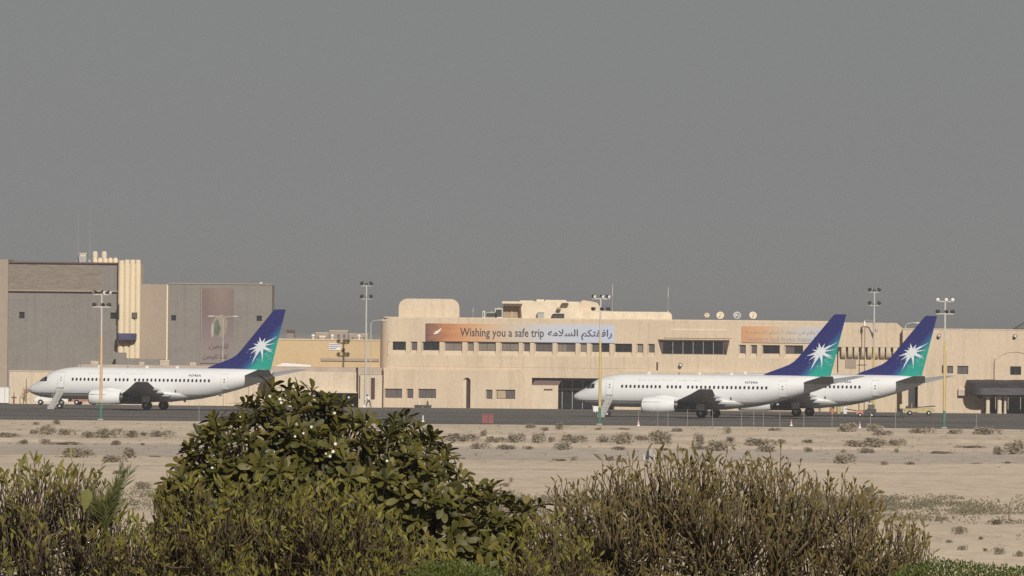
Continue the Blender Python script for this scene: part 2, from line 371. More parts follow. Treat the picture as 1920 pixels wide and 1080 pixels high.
# the lower wing with the tall banner
wg = thing('office_wing', 'lower flat-topped grey wing beside the fluted corner, carrying a tall banner', 'building', (P(390, 700, KY).x, KY+3, 0)); WO = tuple(wg.location)
Y2 = KY+3.0
a = kr(263.6, 533, 315, 760, Y2); MB().box(a[0], a[1], Y2-1.2, Y2+12, 0, a[3]).build('end_wall', tanclad, wg, WO)
MB().box(a[1]-0.22, a[1]+0.001, Y2-1.32, Y2-1.203, 0, a[3]-0.05).build('corner_trim', cream, wg, WO)
a = kr(315, 533, 509, 760, Y2); holes = [kr(321, 591, 330, 601, Y2), kr(481, 592, 491, 602, Y2)]
b = MB(); wall(b, a[0], a[1], 0, a[3], Y2, holes)
for h in holes: reveal(b, h, h, Y2, 0.4)
b.box(a[0], a[1], Y2+0.5, Y2+14, 0, a[3]-0.04); b.build('wall', greyclad2, wg, WO)
for h in holes: window(wg, h, Y2+0.25, glass, WO, 0)
for k in range(6):                # courses of cladding boards with shadow gaps
    q = P(412, 552+k*22, Y2).z; MB().box(a[0]+0.02, a[1]-0.02, Y2-0.05, Y2-0.003, q-1.55, q-0.02).build('cladding_course', greyclad2, wg, WO) if False else None
MB().box(a[0], a[1], Y2-0.12, Y2+0.5, a[3], a[3]+0.14).build('coping', tanclad, wg, WO)
# banner with a muted print: mauve ground, pale shapes, two lines of script
def set_stops(el, stops):
    el[0].position = stops[0][0]; el[0].color = (*stops[0][1], 1); el[1].position = stops[-1][0]; el[1].color = (*stops[-1][1], 1)
    for p, c in stops[1:-1]: x = el.new(p); x.color = (*c, 1)
bm = bpy.data.materials.new('banner_print'); bm.use_nodes = True
def banner_nodes():
    t = bm.node_tree; n = t.nodes; L = t.links; b = n['Principled BSDF']; b.inputs['Roughness'].default_value = 0.8
    tc = n.new('ShaderNodeTexCoord'); sp = n.new('ShaderNodeSeparateXYZ'); L.new(tc.outputs['Generated'], sp.inputs[0])
    cr = n.new('ShaderNodeValToRGB'); el = cr.color_ramp.elements
    set_stops(el, ((0.0, (0.215, 0.185, 0.175)), (0.22, (0.22, 0.18, 0.175)), (0.45, (0.195, 0.145, 0.155)), (0.7, (0.17, 0.118, 0.12)), (1.0, (0.18, 0.125, 0.105))))
    L.new(sp.outputs['Z'], cr.inputs[0])
    mp = n.new('ShaderNodeMapping'); mp.inputs['Location'].default_value = (-0.6, 0, -0.8); mp.inputs['Scale'].default_value = (1, 0, 0.75); L.new(tc.outputs['Generated'], mp.inputs[0])
    gr = n.new('ShaderNodeVectorMath'); gr.operation = 'LENGTH'; L.new(mp.outputs[0], gr.inputs[0])
    c2 = n.new('ShaderNodeValToRGB'); c2.color_ramp.elements[0].color = (1, 1, 1, 1); c2.color_ramp.elements[1].color = (0, 0, 0, 1); c2.color_ramp.elements[1].position = 0.52
    L.new(gr.outputs['Value'], c2.inputs[0])
    mx = n.new('ShaderNodeMix'); mx.data_type = 'RGBA'; L.new(c2.outputs[0], mx.inputs['Factor']); L.new(cr.outputs[0], mx.inputs['A']); mx.inputs['B'].default_value = (0.235, 0.185, 0.15, 1)
    L.new(mx.outputs['Result'], b.inputs['Base Color'])
banner_nodes()
r = kr(378, 541, 438, 681, Y2)
bn = thing('wall_banner', 'tall mauve printed banner with dark script hung on the grey wing', 'banner', ((r[0]+r[1])/2, Y2-0.1, r[2])); BO = tuple(bn.location)
MB().box(r[0], r[1], Y2-0.16, Y2-0.10, r[2], r[3]).build('sheet', bm, bn, BO)
MB().box(r[0]-0.12, r[0]-0.005, Y2-0.20, Y2-0.06, r[2], r[3]+0.1).build('edge_rail', tanclad, bn, BO)
p_pale = mat('print_pale', (0.40, 0.36, 0.30), 0.8, 0.2, 2); p_green = mat('print_green', (0.12, 0.135, 0.10), 0.8, 0.3, 1.5); p_dark = mat('print_maroon', (0.13, 0.085, 0.085), 0.8, 0.2, 2); p_tan = mat('print_tan', (0.27, 0.235, 0.19), 0.8, 0.15, 1.5)
def blob(x0, y0, x1, y1, m, yy, seed):
    q = kr(x0, y0, x1, y1, Y2); rr = random.Random(seed); cx = (q[0]+q[1])/2; cz = (q[2]+q[3])/2
    pts = [(cx+(q[1]-q[0])/2*math.cos(t)*rr.uniform(0.75, 1.1), cz+(q[3]-q[2])/2*math.sin(t)*rr.uniform(0.85, 1.05)) for t in [2*math.pi*i/14 for i in range(14)]]
    MB().prism(pts, yy-0.004, yy).build('printed_shape', m, bn, BO)
blob(398, 588, 428, 634, p_tan, Y2-0.163, 1); blob(401, 598, 413, 632, p_green, Y2-0.169, 2); blob(396, 604, 401, 634, p_pale, Y2-0.175, 3); blob(414, 600, 426, 630, p_tan, Y2-0.175, 5)
lettering(arabic('للوطن'), kr(392, 644, 428, 656, Y2), Y2-0.178, p_dark, bn, BO, bold=0.03)
lettering(arabic('كلنا للوطن'), kr(380, 664, 428, 675, Y2), Y2-0.178, p_dark, bn, BO, bold=0.03)
# roof gear on the tower
def rooftop(name, label, cat, x, y, Y, group=None):
    p = P(x, y, Y); return thing(name, label, cat, tuple(p), 0, group)
for x, lab in ((178, 'left of the two pale roof tanks on the grey tower'), (195, 'right of the two pale roof tanks on the grey tower')):
    t = rooftop('roof_tank', lab, 'water tank', x, 487.5, KY+5, 'tanks on the tower roof')
    MB().lathe((0, 0, 0.25), (0, 0, 1), [(0, 0.38), (0.7, 0.4), (0.95, 0.3), (1.0, 0)], 14).build('tank_body', roofpale, t, smooth='auto')
    MB().box(-0.3, 0.3, -0.3, 0.3, -0.4, 0.25).build('plinth', metal_g, t)
t = rooftop('roof_plant_unit', 'grey hooded plant unit beside the tanks on the tower roof', 'plant unit', 156, 488, KY+4)
MB().box(-0.55, 0.45, -0.5, 0.5, -0.5, 0.55).build('casing', metal_g, t); MB().prism([(-0.4, 0.55), (0.35, 0.55), (0.55, 1.02), (-0.55, 1.02)], -0.45, 0.45).build('hood', roofpale, t); MB().box(-0.5, 0.5, -0.48, 0.48, 0.85, 0.9).build('grille', metal_d, t)
for x, yt, lab in ((146, 400, 'shorter whip antenna on the grey tower roof'), (168, 388, 'taller whip antenna on the grey tower roof')):
    t = rooftop('antenna_mast', lab, 'antenna', x, 488, KY+5, 'whip antennas on the tower'); hgt = P(x, yt, KY+5).z - P(x, 488, KY+5).z
    MB().tube((0, 0, -0.4), (0, 0, hgt*0.55), 0.05, 0.045, 6).build('mast', metal_g, t); MB().tube((0, 0, hgt*0.55), (0.02, 0, hgt), 0.035, 0.025, 5).build('whip', metal_g, t); MB().box(-0.15, 0.15, -0.15, 0.15, -0.4, 0.1).build('bracket', metal_g, t)
q = P(489, 533, Y2+2); t = thing('roof_vent', 'small white vent on the roof edge of the grey wing', 'vent', tuple(q)); MB().lathe((0, 0, -0.3), (0, 0, 1), [(0, 0.12), (0.4, 0.12), (0.42, 0.25), (0.55, 0.2), (0.6, 0)], 10).build('cowl', white, t, smooth='auto'); MB().box(-0.2, 0.2, -0.2, 0.2, -0.45, -0.3).build('base', metal_g, t)

# ------------------------------------------------------------------ low cream buildings behind the first aircraft
LY = 1256.0
lb = thing('service_building', 'long low cream building behind the aircraft on the left', 'building', (P(260, 760, LY).x, LY, 0)); LO = tuple(lb.location)
a = rect(17, 697, 152, 766, LY); MB().box(a[0], a[1], LY, LY+14, 0, a[3]).build('wall', plaster2, lb, LO); MB().box(a[0]-0.08, a[1], LY-0.08, LY+14, a[3], a[3]+0.12).build('coping', plaster2, lb, LO)
a = rect(152, 685, 512, 766, LY); MB().box(a[0], a[1], LY-0.4, LY+18, 0, a[3]-0.5).build('wall', plaster2, lb, LO)
MB().box(a[0]-0.05, a[1]+0.05, LY-0.55, LY+18, a[3]-0.5, a[3]).build('parapet', roofpink, lb, LO)
for x in (421, 468):
    q = P(x, 740, LY); MB().box(q.x-0.12, q.x+0.12, LY-0.62, LY-0.42, 0, q.z+1.6).build('buttress', plaster2, lb, LO)
b = MB(); r = rect(139, 684, 155, 698, LY); MB().prism([(r[0], r[2]), (r[1], r[2]), (r[1], r[3]), (r[0]+0.6, r[3])], LY-0.3, LY+0.8).build('roof_stair', metal_g, lb, LO)
for x, wd, hh, nm in ((178, 0.5, 0.35, 0), (309, 0.6, 0.55, 1), (266, 0.3, 0.3, 2), (362, 0.4, 0.3, 3)):
    q = P(x, 685, LY+3); t = thing('roof_box', 'pale roof box on the low cream building, %s from the left' % ordinal(nm if nm == 0 else {2: 1, 1: 2, 3: 3}[nm]), 'roof box', (q.x, LY+3, P(332, 685, LY).z), 0, 'pale boxes on the low roof')
    MB().box(-wd, wd, -wd, wd, 0, hh).build('casing', roofpink, t); MB().box(-wd-0.05, wd+0.05, -wd-0.05, wd+0.05, hh, hh+0.08).build('lid', roofpale, t)
# middle building between tower and terminal
MY = 1258.6
mb_ = thing('annex_building', 'yellow-tan flat-roofed annex between the grey tower and the terminal', 'building', (P(610, 760, MY).x, MY, 0)); MO = tuple(mb_.location)
a = rect(500, 638, 722, 766, MY); MB().box(a[0], a[1], MY, MY+20, 0, a[3]).build('wall', plaster3, mb_, MO); MB().box(a[0], a[1], MY-0.1, MY+20, a[3], a[3]+0.16).build('coping', plaster, mb_, MO)
h = rect(602, 672, 711, 677, MY); MB().box(h[0], h[1], MY-0.2, MY-0.003, h[2], h[3]).build('ledge', tanclad, mb_, MO)
h = rect(500, 684, 716, 697, MY-4); MB().box(h[0], h[1], MY-7.8, MY-0.003, h[2]-0.3, h[3]-0.3).build('lower_roof', roofpink, mb_, MO)
h = rect(517, 684, 584, 687, MY-6); MB().prism([(h[0], h[2]), (h[1], h[2]), (h[1], h[3]), (h[0]+1, h[3]+0.25)], MY-7, MY-1).build('roof_sheet', white, mb_, MO)
h = rect(515, 697, 674, 766, MY-8); op = rect(592, 738, 672, 766, MY-8)
b = MB(); wall(b, h[0], h[1], 0, h[3], MY-8, [[op[0], op[1], -1, op[3]]]); reveal(b, [op[0], op[1], 0, op[3]], [op[0], op[1]-0.01, 0, op[3]], MY-8, 5.0)
b.box(h[0], op[0]-0.01, MY-7.9, MY-0.2, 0, h[3]-0.02); b.build('front_wall', plaster2, mb_, MO)
MB().box(op[0], op[1], MY-3.2, MY-3.0, 0, op[3]).build('shutter', metal_d, mb_, MO)
MB().prism([(op[0]-0.4, op[3]+0.1), (op[1], op[3]+0.1), (op[1], op[3]+0.22), (op[0]+2.2, op[3]+0.55), (op[0]-0.4, op[3]+0.35)], MY-8.6, MY-8.003).build('canopy', roofpale, mb_, MO)
h = rect(674.2, 698, 716, 766, MY-8); MB().box(h[0], h[1], MY-7.95, MY-0.3, 0, h[3]-0.35).build('side_wall', plaster2, mb_, MO)
MB().box(*rect(673.5, 704, 675.5, 746, MY-8)[:2], MY-8.12, MY-7.95, 1.2, rect(673, 704, 675, 746, MY-8)[3]).build('downpipe', soffit, mb_, MO)
h = rect(696.5, 708, 703.5, 748, MY-5); MB().box(h[0], h[1], MY-8.05, MY-7.953, h[2], h[3]).build('door', mat('maroon_door', (0.09, 0.03, 0.03), 0.6, 0.2, 2), mb_, MO)
h = rect(617, 644, 638, 656, MY); sg = thing('wall_sign', 'small blue and white sign high on the yellow-tan annex', 'sign', ((h[0]+h[1])/2, MY-0.1, h[2])); SO = tuple(sg.location)
MB().box(h[0], h[1], MY-0.09, MY-0.01, h[2], h[3]).build('board', white, sg, SO)
for k, z in enumerate((0.72, 0.42, 0.14)):
    zz = h[2]+(h[3]-h[2])*z; MB().box(h[0]+0.06, h[1]-(0.06 if k < 2 else 0.5), MY-0.10, MY-0.092, zz, zz+0.14).build('stripe', mat('sign_blue', (0.22, 0.24, 0.33), 0.6, 0.05, 2), sg, SO)
q = P(644, 656, MY); t = thing('wall_lamp', 'round dark lamp on the annex wall beside the blue sign', 'lamp', (q.x, MY-0.05, q.z)); MB().lathe((0, 0, 0), (0, -1, 0), [(0, 0.1), (0.15, 0.12), (0.3, 0.22), (0.34, 0.0)], 12).build('head', metal_d, t, smooth='auto'); MB().box(-0.1, 0.1, -0.05, 0.05, -0.1, 0.25).build('bracket', metal_g, t)
q = P(545, 636, MY+3); t = thing('roof_hut', 'small brown-topped hut on the annex roof beside the blue fin', 'roof hut', (q.x, MY+3, rect(500, 638, 722, 766, MY)[3])); MB().box(-0.5, 0.5, -0.6, 0.6, 0, 1.05).build('walls', greyclad2, t); MB().box(-0.62, 0.55, -0.8, 0.8, 1.05, 1.35).build('roof', soffit, t); MB().box(0.5, 0.62, -0.7, -0.55, 0, 1.05).build('post', soffit, t)
for k, x in enumerate((587, 605, 623, 673)):
    q = P(x, 636, MY+2); t = thing('roof_ventilator', '%s pale ventilator from the left on the annex roof' % ordinal(k), 'vent', (q.x, MY+2, rect(500, 638, 722, 766, MY)[3]), 0, 'ventilators on the annex roof')
    if k == 1: MB().box(-0.35, 0.35, -0.3, 0.3, 0, 0.35).build('casing', metal_g, t); MB().box(-0.42, 0.42, -0.4, 0.4, 0.35, 0.6).build('hood', roofpale, t)
    else: MB().tube((0, 0, 0), (0, 0, 0.45), 0.12, 0.12, 10).build('stack', white, t); MB().lathe((0, 0, 0.4), (0, 0, 1), [(0, 0.12), (0.1, 0.26), (0.3, 0.24), (0.45, 0.0)], 10).build('cowl', white, t, smooth='auto')
# far hazy skyline seen over the annex
fm = mat('far_wall', (0.34, 0.28, 0.22), 0.9, 0.1, 0.1)
for k, (x0, x1, yt) in enumerate(((592, 616, 625), (618, 652, 621), (655, 690, 627))):
    Y = 2600+k*150; r = rect(x0, yt, x1, 640, Y); t = thing('distant_house', '%s hazy tan house on the skyline behind the annex roof' % ['left', 'middle', 'right'][k], 'house', ((r[0]+r[1])/2, Y, 0), 0, 'far houses over the annex roof')
    o_ = tuple(t.location); MB().box(r[0], r[1], Y, Y+12, 0, r[3]).build('wall', fm, t, o_); MB().box(r[0]-0.1, r[1]+0.1, Y-0.1, Y+12, r[3], r[3]+0.25).build('roof', plaster, t, o_)
    for j in range(3): MB().box(r[0]+(j+0.4)*(r[1]-r[0])/3.2, r[0]+(j+0.75)*(r[1]-r[0])/3.2, Y-0.05, Y-0.003, r[3]-2.0, r[3]-0.9).build('window', blind, t, o_)
# ------------------------------------------------------------------ terminal
tm = thing('terminal_building', 'long tan two-storey terminal with a rounded left end and lettered banner', 'building', (P(1140, 765, TY).x, TY, 0)); T0 = tuple(tm.location)
tr = lambda x0, y0, x1, y1, Y=TY: rect(x0, y0, x1, y1, Y)
X0 = P(736, 700, TY).x; X1 = P(1573, 700, TY).x; ZT = P(1000, 598.5, TY).z
panes = [(730.5, 641, 760.7, 656, 'g'), (772.7, 641, 781.8, 656, 'b'), (793.8, 641.5, 823.6, 656.5, 'g'), (835.5, 642, 866.2, 657, 'c'), (878.4, 642, 887.8, 657.5, 'c'),
 (898.4, 642, 929.3, 658, 'c'), (941.8, 642.5, 972.2, 658.5, 'c'), (983.3, 643, 993.3, 658.5, 'b'), (1005, 644, 1035.5, 659, 'b'), (1047, 644, 1078.7, 659, 'cb'), (1090, 644.5, 1099.7, 659.5, 'c'),
 (1111, 645, 1142.5, 660, 'bg'), (1154, 645, 1184.7, 660, 'g'), (1196.3, 646, 1205.8, 661, 'c'), (1217.5, 646, 1227.2, 661.5, 'b'),
 (1388, 648, 1398, 663, 'b'), (1410, 648, 1419, 663, 'b'), (1431, 648.5, 1461.7, 663, 'g'), (1473.7, 649, 1505.3, 664, 'bg'), (1518, 649, 1528, 664, 'b'), (1540, 649, 1550, 664, 'b')]
MM = {'g': glass, 'b': blind, 'c': curtain}
zt_w = P(1000, 643, TY).z; zb_w = P(1000, 658.5, TY).z
ops = []
for (x0, y0, x1, y1, k) in panes:
    r = tr(x0, y0, x1, y1); r[2] = zb_w; r[3] = zt_w; ops.append(r)
outer = [[r[0]-0.26, r[1]+0.03, r[2]-0.62, r[3]+0.02] for r in ops]
ent = tr(997, 709, 1150, 766); ent[2] = -1
bay = tr(1233, 637, 1368, 665)
b = MB(); wall(b, X0, X1, 0, ZT, TY, outer + [ent, bay])
for o_, i_ in zip(outer, ops): reveal(b, o_, i_, TY, 0.34)
# rounded left end in plan
RR = 1.6; pts = [(X0-RR*math.sin(R(90)*i/8), RR-RR*math.cos(R(90)*i/8)) for i in range(9)]
for (p, q) in zip(pts, pts[1:]):
    b.quad((q[0], TY+q[1], 0), (p[0], TY+p[1], 0), (p[0], TY+p[1], ZT-0.0), (q[0], TY+q[1], ZT-0.0))
b.quad((pts[-1][0], TY+30, 0), (pts[-1][0], TY+RR, 0), (pts[-1][0], TY+RR, ZT), (pts[-1][0], TY+30, ZT))
b.quad((X0, TY+0.002, ZT), (X1, TY+0.002, ZT), (X1, TY+30, ZT), (X0, TY+30, ZT))
b.quad((X0, TY+0.004, ZT-0.001), (X0, TY+30, ZT-0.001), (X0-RR, TY+30, ZT-0.001), (X0-RR, TY+RR, ZT-0.001))
b.build('wall', plaster, tm, T0, 'auto')
MB().box(X0-RR*0.7, X1, TY+0.06, TY+0.5, ZT+0.002, ZT+0.14).build('coping', plaster2, tm, T0)
for (x0, y0, x1, y1, k), i_ in zip(panes, ops):
    wd = i_[1]-i_[0]; window(tm, [i_[0]+0.005, i_[1]-0.005, i_[2]+0.005, i_[3]-0.005], TY+0.28, [MM[c] for c in k], T0, 1 if wd > 1.5 else 0)
# spandrel panels below the windows, each one proud of the wall with open joints
jx = [740, 770, 792, 832, 876, 896, 939, 981, 1003, 1044, 1082, 1107, 1146, 1190, 1212]
zb_s = P(1000, 690, TY).z+0.05; zt_s = zb_w-0.70
for j0, j1 in zip(jx, jx[1:]): MB().box(P(j0, 680, TY).x+0.012, P(j1, 680, TY).x-0.012, TY-0.035, TY-0.002, zb_s, zt_s).build('panel', plaster, tm, T0)
jx = [1243, 1268, 1289, 1311, 1333, 1354]
for j0, j1 in zip(jx, jx[1:]): MB().box(P(j0, 680, TY).x+0.012, P(j1, 680, TY).x-0.012, TY-0.035, TY-0.002, P(1300, 697, TY).z, P(1300, 668, TY).z).build('panel', plaster, tm, T0)
for jx_ in (758.5, 780, 826, 846, 896, 906): MB().box(P(jx_, 720, TY).x-0.02, P(jx_, 720, TY).x+0.02, TY-0.67, TY-0.652, 0.02, P(850, 697, TY).z).build('cover_strip', plaster, tm, T0)
# slanted bay window
gy = TY+0.7; br = tr(1243, 640, 1357, 664)
bb = MB(); A = [(bay[0]+0.55, TY, bay[2]), (bay[1]-0.4, TY, bay[2]), (bay[1], TY, bay[3]), (bay[0], TY, bay[3])]; B = [(br[0], gy, br[2]), (br[1], gy, br[2]), (br[1], gy-0.15, br[3]), (br[0]-0.35, gy-0.15, br[3])]
bb.quad(A[0], A[1], B[1], B[0]); bb.quad(A[2], A[3], B[3], B[2]); bb.build('bay_sill', plaster2, tm, T0)
MB().quad(A[1], A[2], B[2], B[1]).build('bay_cheek', soffit, tm, T0); MB().quad(A[3], A[0], B[0], B[3]).build('bay_cheek', soffit, tm, T0)
MB().add([(bay[0], TY-0.004, bay[2]), A[0], A[3]], [(0, 1, 2)]).build('bay_corner', plaster, tm, T0); MB().add([A[1], (bay[1], TY-0.004, bay[2]), A[2]], [(0, 1, 2)]).build('bay_corner', plaster, tm, T0)
bw = MB().box(br[0]-0.4, br[1]+0.1, gy-0.16, gy-0.08, br[3]-0.08, br[3]).build('bay_window', metal_d, tm, T0)
N = 6
for k in range(N):
    a0 = br[0]-0.02+(br[1]-br[0])*k/N; a1 = br[0]-0.02+(br[1]-br[0])*(k+1)/N
    MB().quad((a0+0.03, gy+0.0, br[2]), (a1-0.03, gy+0.0, br[2]), (a1-0.03, gy-0.14, br[3]), (a0+0.03, gy-0.14, br[3])).build('pane', glass, bw, T0)
    if k: MB().prism([(a0-0.03, br[2]), (a0+0.03, br[2]), (a0+0.03, br[3]), (a0-0.03, br[3])], gy-0.19, gy-0.145).build('mullion', metal_g, bw, T0)
MB().quad((br[0]-0.4, gy+0.02, br[2]), (br[0], gy+0.02, br[2]), (br[0], gy-0.1, br[3]), (br[0]-0.4, gy-0.1, br[3])).build('pane', blind, bw, T0)
# raised surround over the bay
h = tr(1252, 619, 1366, 634); MB().prism([(h[0]+0.3, h[3]), (h[1]-0.3, h[3]), (h[1]+0.4, h[2]), (h[0]-0.5, h[2])], TY-0.12, TY-0.003).build('bay_hood', plaster, tm, T0)
MB().prism([(TY-0.125, h[3]-0.02), (TY-0.003, h[3]-0.02), (TY-0.003, h[3]+0.16)], h[0]+0.3, h[1]-0.3, 'x').build('hood_trim', plaster2, tm, T0)
# projecting ground floor on the left, rounded end, chamfered ledge, three plus two windows and a tall arched door
GY = TY-0.65
gx0 = P(719, 730, GY).x; gx1 = P(967.5, 730, GY).x; gx2 = P(984, 730, GY).x; gz = P(850, 690.5, GY).z
lows = [(723, 729.5, 753.3, 745.5, 'b'), (764.4, 729.8, 774.4, 746, 'b'), (786, 730, 817, 746, 'b'), (912.7, 731.5, 922.7, 747.5, 'b'), (932, 731.5, 965.5, 747.5, 'tb')]
lo_i = [tr(*q[:4], GY) for q in lows]; lo_o = [[r[0]-0.2, r[1]+0.03, r[2]-0.2, r[3]+0.06] for r in lo_i]
lo_i[4][1] = min(lo_i[4][1], gx1-0.02)
arch = tr(868.5, 708, 882, 764, GY); arch[2] = 0; az = arch[3]-0.45
door_hole = [arch[0], arch[1], -1, arch[3]]
lo_o[4][1] = gx1 - 0.002 if lo_o[4][1] > gx1 else lo_o[4][1]
b = MB(); wall(b, gx0, gx1, 0, gz-0.22, GY, lo_o + [door_hole])
for o_, i_ in zip(lo_o, lo_i): reveal(b, o_, i_, GY, 0.3)
b.quad((gx0, GY, gz-0.22), (gx1, GY, gz-0.22), (gx1, GY+0.3, gz), (gx0, GY+0.3, gz)); b.quad((gx0, GY+0.3, gz), (gx1, GY+0.3, gz), (gx1, TY+0.1, gz), (gx0, TY+0.1, gz))
b.quad((gx0, TY, 0), (gx0, GY, 0), (gx0, GY, gz-0.22), (gx0, TY, gz-0.22))
rw = gx2-gx1                       # rounded shoulder at the right end
arc = [(gx1+rw*math.sin(R(90)*i/8), gz-0.22-1.9*(1-math.cos(R(90)*i/8))) for i in range(9)]
b.add([(x, GY, z) for x, z in arc] + [(gx2, GY, 0), (gx1, GY, 0)], [list(range(10, -1, -1))])
for p, q in zip(arc, arc[1:]): b.quad((p[0], GY, p[1]), (q[0], GY, q[1]), (q[0], TY+0.1, q[1]+0.1), (p[0], TY+0.1, p[1]+0.2))
b.quad((gx2, GY, 0), (gx2, TY+0.1, 0), (gx2, TY+0.1, arc[-1][1]), (gx2, GY, arc[-1][1]))
# arch spandrels and jambs
rad = (arch[1]-arch[0])/2; cxa = (arch[0]+arch[1])/2; cz = arch[3]-rad
ap = [(cxa-rad*math.cos(math.pi*i/12), cz+rad*math.sin(math.pi*i/12)) for i in range(13)]
for i in range(6): b.add([(arch[0], GY, arch[3]), (ap[i][0], GY, ap[i][1]), (ap[i+1][0], GY, ap[i+1][1])], [(0, 1, 2)])
for i in range(6, 12): b.add([(arch[1], GY, arch[3]), (ap[i][0], GY, ap[i][1]), (ap[i+1][0], GY, ap[i+1][1])], [(0, 1, 2)])
full = [(arch[0], 0)] + ap + [(arch[1], 0)]
for p, q in zip(full, full[1:]): b.quad((p[0], GY, p[1]), (q[0], GY, q[1]), (q[0], GY+0.6, q[1]), (p[0], GY+0.6, p[1]))
b.build('ground_floor', plaster, tm, T0)
dr = MB(); dr.box(arch[0]+0.42, arch[1], GY+0.42, GY+0.5, 0, arch[3]-0.05); dr.build('door', mat('dark_door', (0.055, 0.03, 0.028), 0.6, 0.3, 3), tm, T0)
MB().box(arch[0], arch[0]+0.40, GY+0.40, GY+0.5, 0, arch[3]-0.05).build('door_jamb', plaster2, tm, T0)
board = mat('tan_board', (0.42, 0.31, 0.22), 0.8, 0.1, 2)
for q, i_ in zip(lows, lo_i):
    window(tm, [i_[0]+0.005, i_[1]-0.005, i_[2]+0.005, i_[3]-0.005], GY+0.22, [blind if c == 'b' else board for c in q[4]], T0, 1 if q[4] == 'tb' else 0)
# entrance recess
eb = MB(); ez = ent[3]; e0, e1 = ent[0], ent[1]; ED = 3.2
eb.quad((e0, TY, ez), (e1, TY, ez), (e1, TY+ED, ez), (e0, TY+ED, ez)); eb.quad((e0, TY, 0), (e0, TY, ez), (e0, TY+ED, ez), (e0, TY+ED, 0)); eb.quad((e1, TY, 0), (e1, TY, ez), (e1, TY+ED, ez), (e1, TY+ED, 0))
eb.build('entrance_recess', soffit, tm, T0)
ew = MB().box(e0, e1, TY+ED-0.12, TY+ED-0.02, ez-0.25, ez-0.002).build('glazed_screen', metal_d, tm, T0)
for k in range(8):
    x = e0+(e1-e0)*k/8; MB().box(x+0.04, x+(e1-e0)/8-0.04, TY+ED-0.06, TY+ED-0.03, 0.1, ez-0.26).build('pane', glass, ew, T0)
    if k: MB().box(x-0.035, x+0.035, TY+ED-0.14, TY+ED-0.025, 0, ez-0.25).build('mullion', metal_g, ew, T0)
tz = P(1080, 730, TY).z; MB().box(P(1046, 730, TY).x, e1, TY+ED-0.5, TY+ED-0.15, tz-0.14, tz+0.14).build('transom_beam', metal_g, tm, T0)
h = tr(996, 722.5, 1046, 766); MB().box(h[0], h[1], TY+0.05, TY+1.6, 0, h[3]).build('lobby_wall', plaster2, tm, T0)
MB().box(h[1]-0.1, h[1]+0.02, TY-0.02, TY+1.7, 0, h[3]+0.03).build('lobby_edge', roofpale, tm, T0)
MB().prism([(h[0]+0.7, ez-0.02), (h[1]+0.6, ez-0.02), (h[1]+0.1, h[3]), (h[0]+0.05, h[3])], TY+0.6, TY+0.75).build('lobby_fascia', mat('maroon_fascia', (0.17, 0.115, 0.105), 0.8, 0.1, 1), tm, T0)
h2 = tr(1020, 729, 1036, 731.5); MB().box(h2[0], h2[1], TY-0.05, TY+0.046, h2[2], h2[3]).build('plaque', soffit, tm, T0)
# second projecting ground floor behind the right aircraft
h = tr(1152, 699, 1700, 766); MB().prism([(h[0], 0), (h[1], 0), (h[1], h[3]), (h[0]+0.7, h[3]), (h[0], h[3]-0.6)], TY-0.5, TY-0.003).build('ground_floor', plaster, tm, T0)
MB().prism([(TY-0.5, h[3]+0.001), (TY-0.003, h[3]+0.001), (TY-0.003, h[3]+0.22)], h[0]+0.75, h[1], 'x').build('ledge', plaster2, tm, T0)
MB().box(*tr(1231, 679, 1234, 694)[:2], TY-0.16, TY-0.003, *tr(1231, 679, 1234, 694)[2:]).build('wall_slot', soffit, tm, T0)
# rounded plant tower on the left end
h = tr(747, 560, 861, 598); yb = TY+4
prof = []; rc = 1.15
x0, x1, z1 = h[0], h[1], h[3]; z0 = ZT-0.3
for i in range(7): prof.append((x0+rc*(1-math.sin(R(90)*i/6)) if False else x0+rc-rc*math.cos(R(90)*i/6), z1-rc+rc*math.sin(R(90)*i/6)))
for i in range(7): prof.append((x1-rc+rc*math.sin(R(90)*i/6), z1-rc+rc*math.cos(R(90)*i/6)))
MB().prism([(x0, z0)] + prof + [(x1, z0)], yb, yb+7).build('plant_tower', plaster2, tm, T0, 'auto')
MB().prism([(x1+0.003, z0), (x1+0.003, z1-rc), (x1-1.3, z1-0.1), (x1-1.9, z0)], yb+1.2, yb+6).build('tower_flank', plaster, tm, T0)
# upper roof storey: long parapet with rounded ends and huts
h = tr(1046, 584, 1260, 599, TY+9); b = MB(); b.prism([(h[0], ZT-0.2), (h[1], ZT-0.2), (h[1], h[3]-0.5), (h[1]-0.15, h[3]-0.15), (h[1]-0.5, h[3]), (h[0], h[3])], TY+9, TY+20); b.build('roof_storey', roofpale, tm, T0)
for k in range(9):
    x = P(1060+k*22, 590, TY+9).x; MB().box(x-0.03, x+0.7, TY+8.94, TY+8.997, ZT+0.1, h[3]-0.12-0.04*(k % 3)).build('roof_panel', roofpale, tm, T0)
h = tr(944, 565, 1086, 599, TY+8); MB().box(P(977, 580, TY+8).x, h[1], TY+8, TY+18, ZT-0.2, h[3]).build('roof_hut', roofpale, tm, T0)
for xa, xb, yy in ((975, 1000, 563.5), (1006, 1020, 561.5), (1022, 1062, 562.5)): q = tr(xa, yy, xb, 567, TY+10); MB().box(q[0], q[1], TY+9, TY+15, h[3]-0.1, q[3]).build('hut_top', roofpale, tm, T0)
h = tr(942, 565, 979, 599, TY+6); z1 = h[3]
MB().box(h[0]+0.12, h[1]-0.3, TY+7.2, TY+12, ZT-0.2, z1-0.3).build('plant_room', mat('plant_room_tan', (0.36, 0.265, 0.165), 0.9, 0.1, 1), tm, T0)
MB().box(h[0]-0.05, h[1]+0.05, TY+5.8, TY+12, z1-0.3, z1).build('plant_roof', roofpale, tm, T0); MB().box(h[0]+0.1, h[1]-0.1, TY+5.9, TY+7.1, z1-0.62, z1-0.302).build('plant_soffit', soffit, tm, T0)
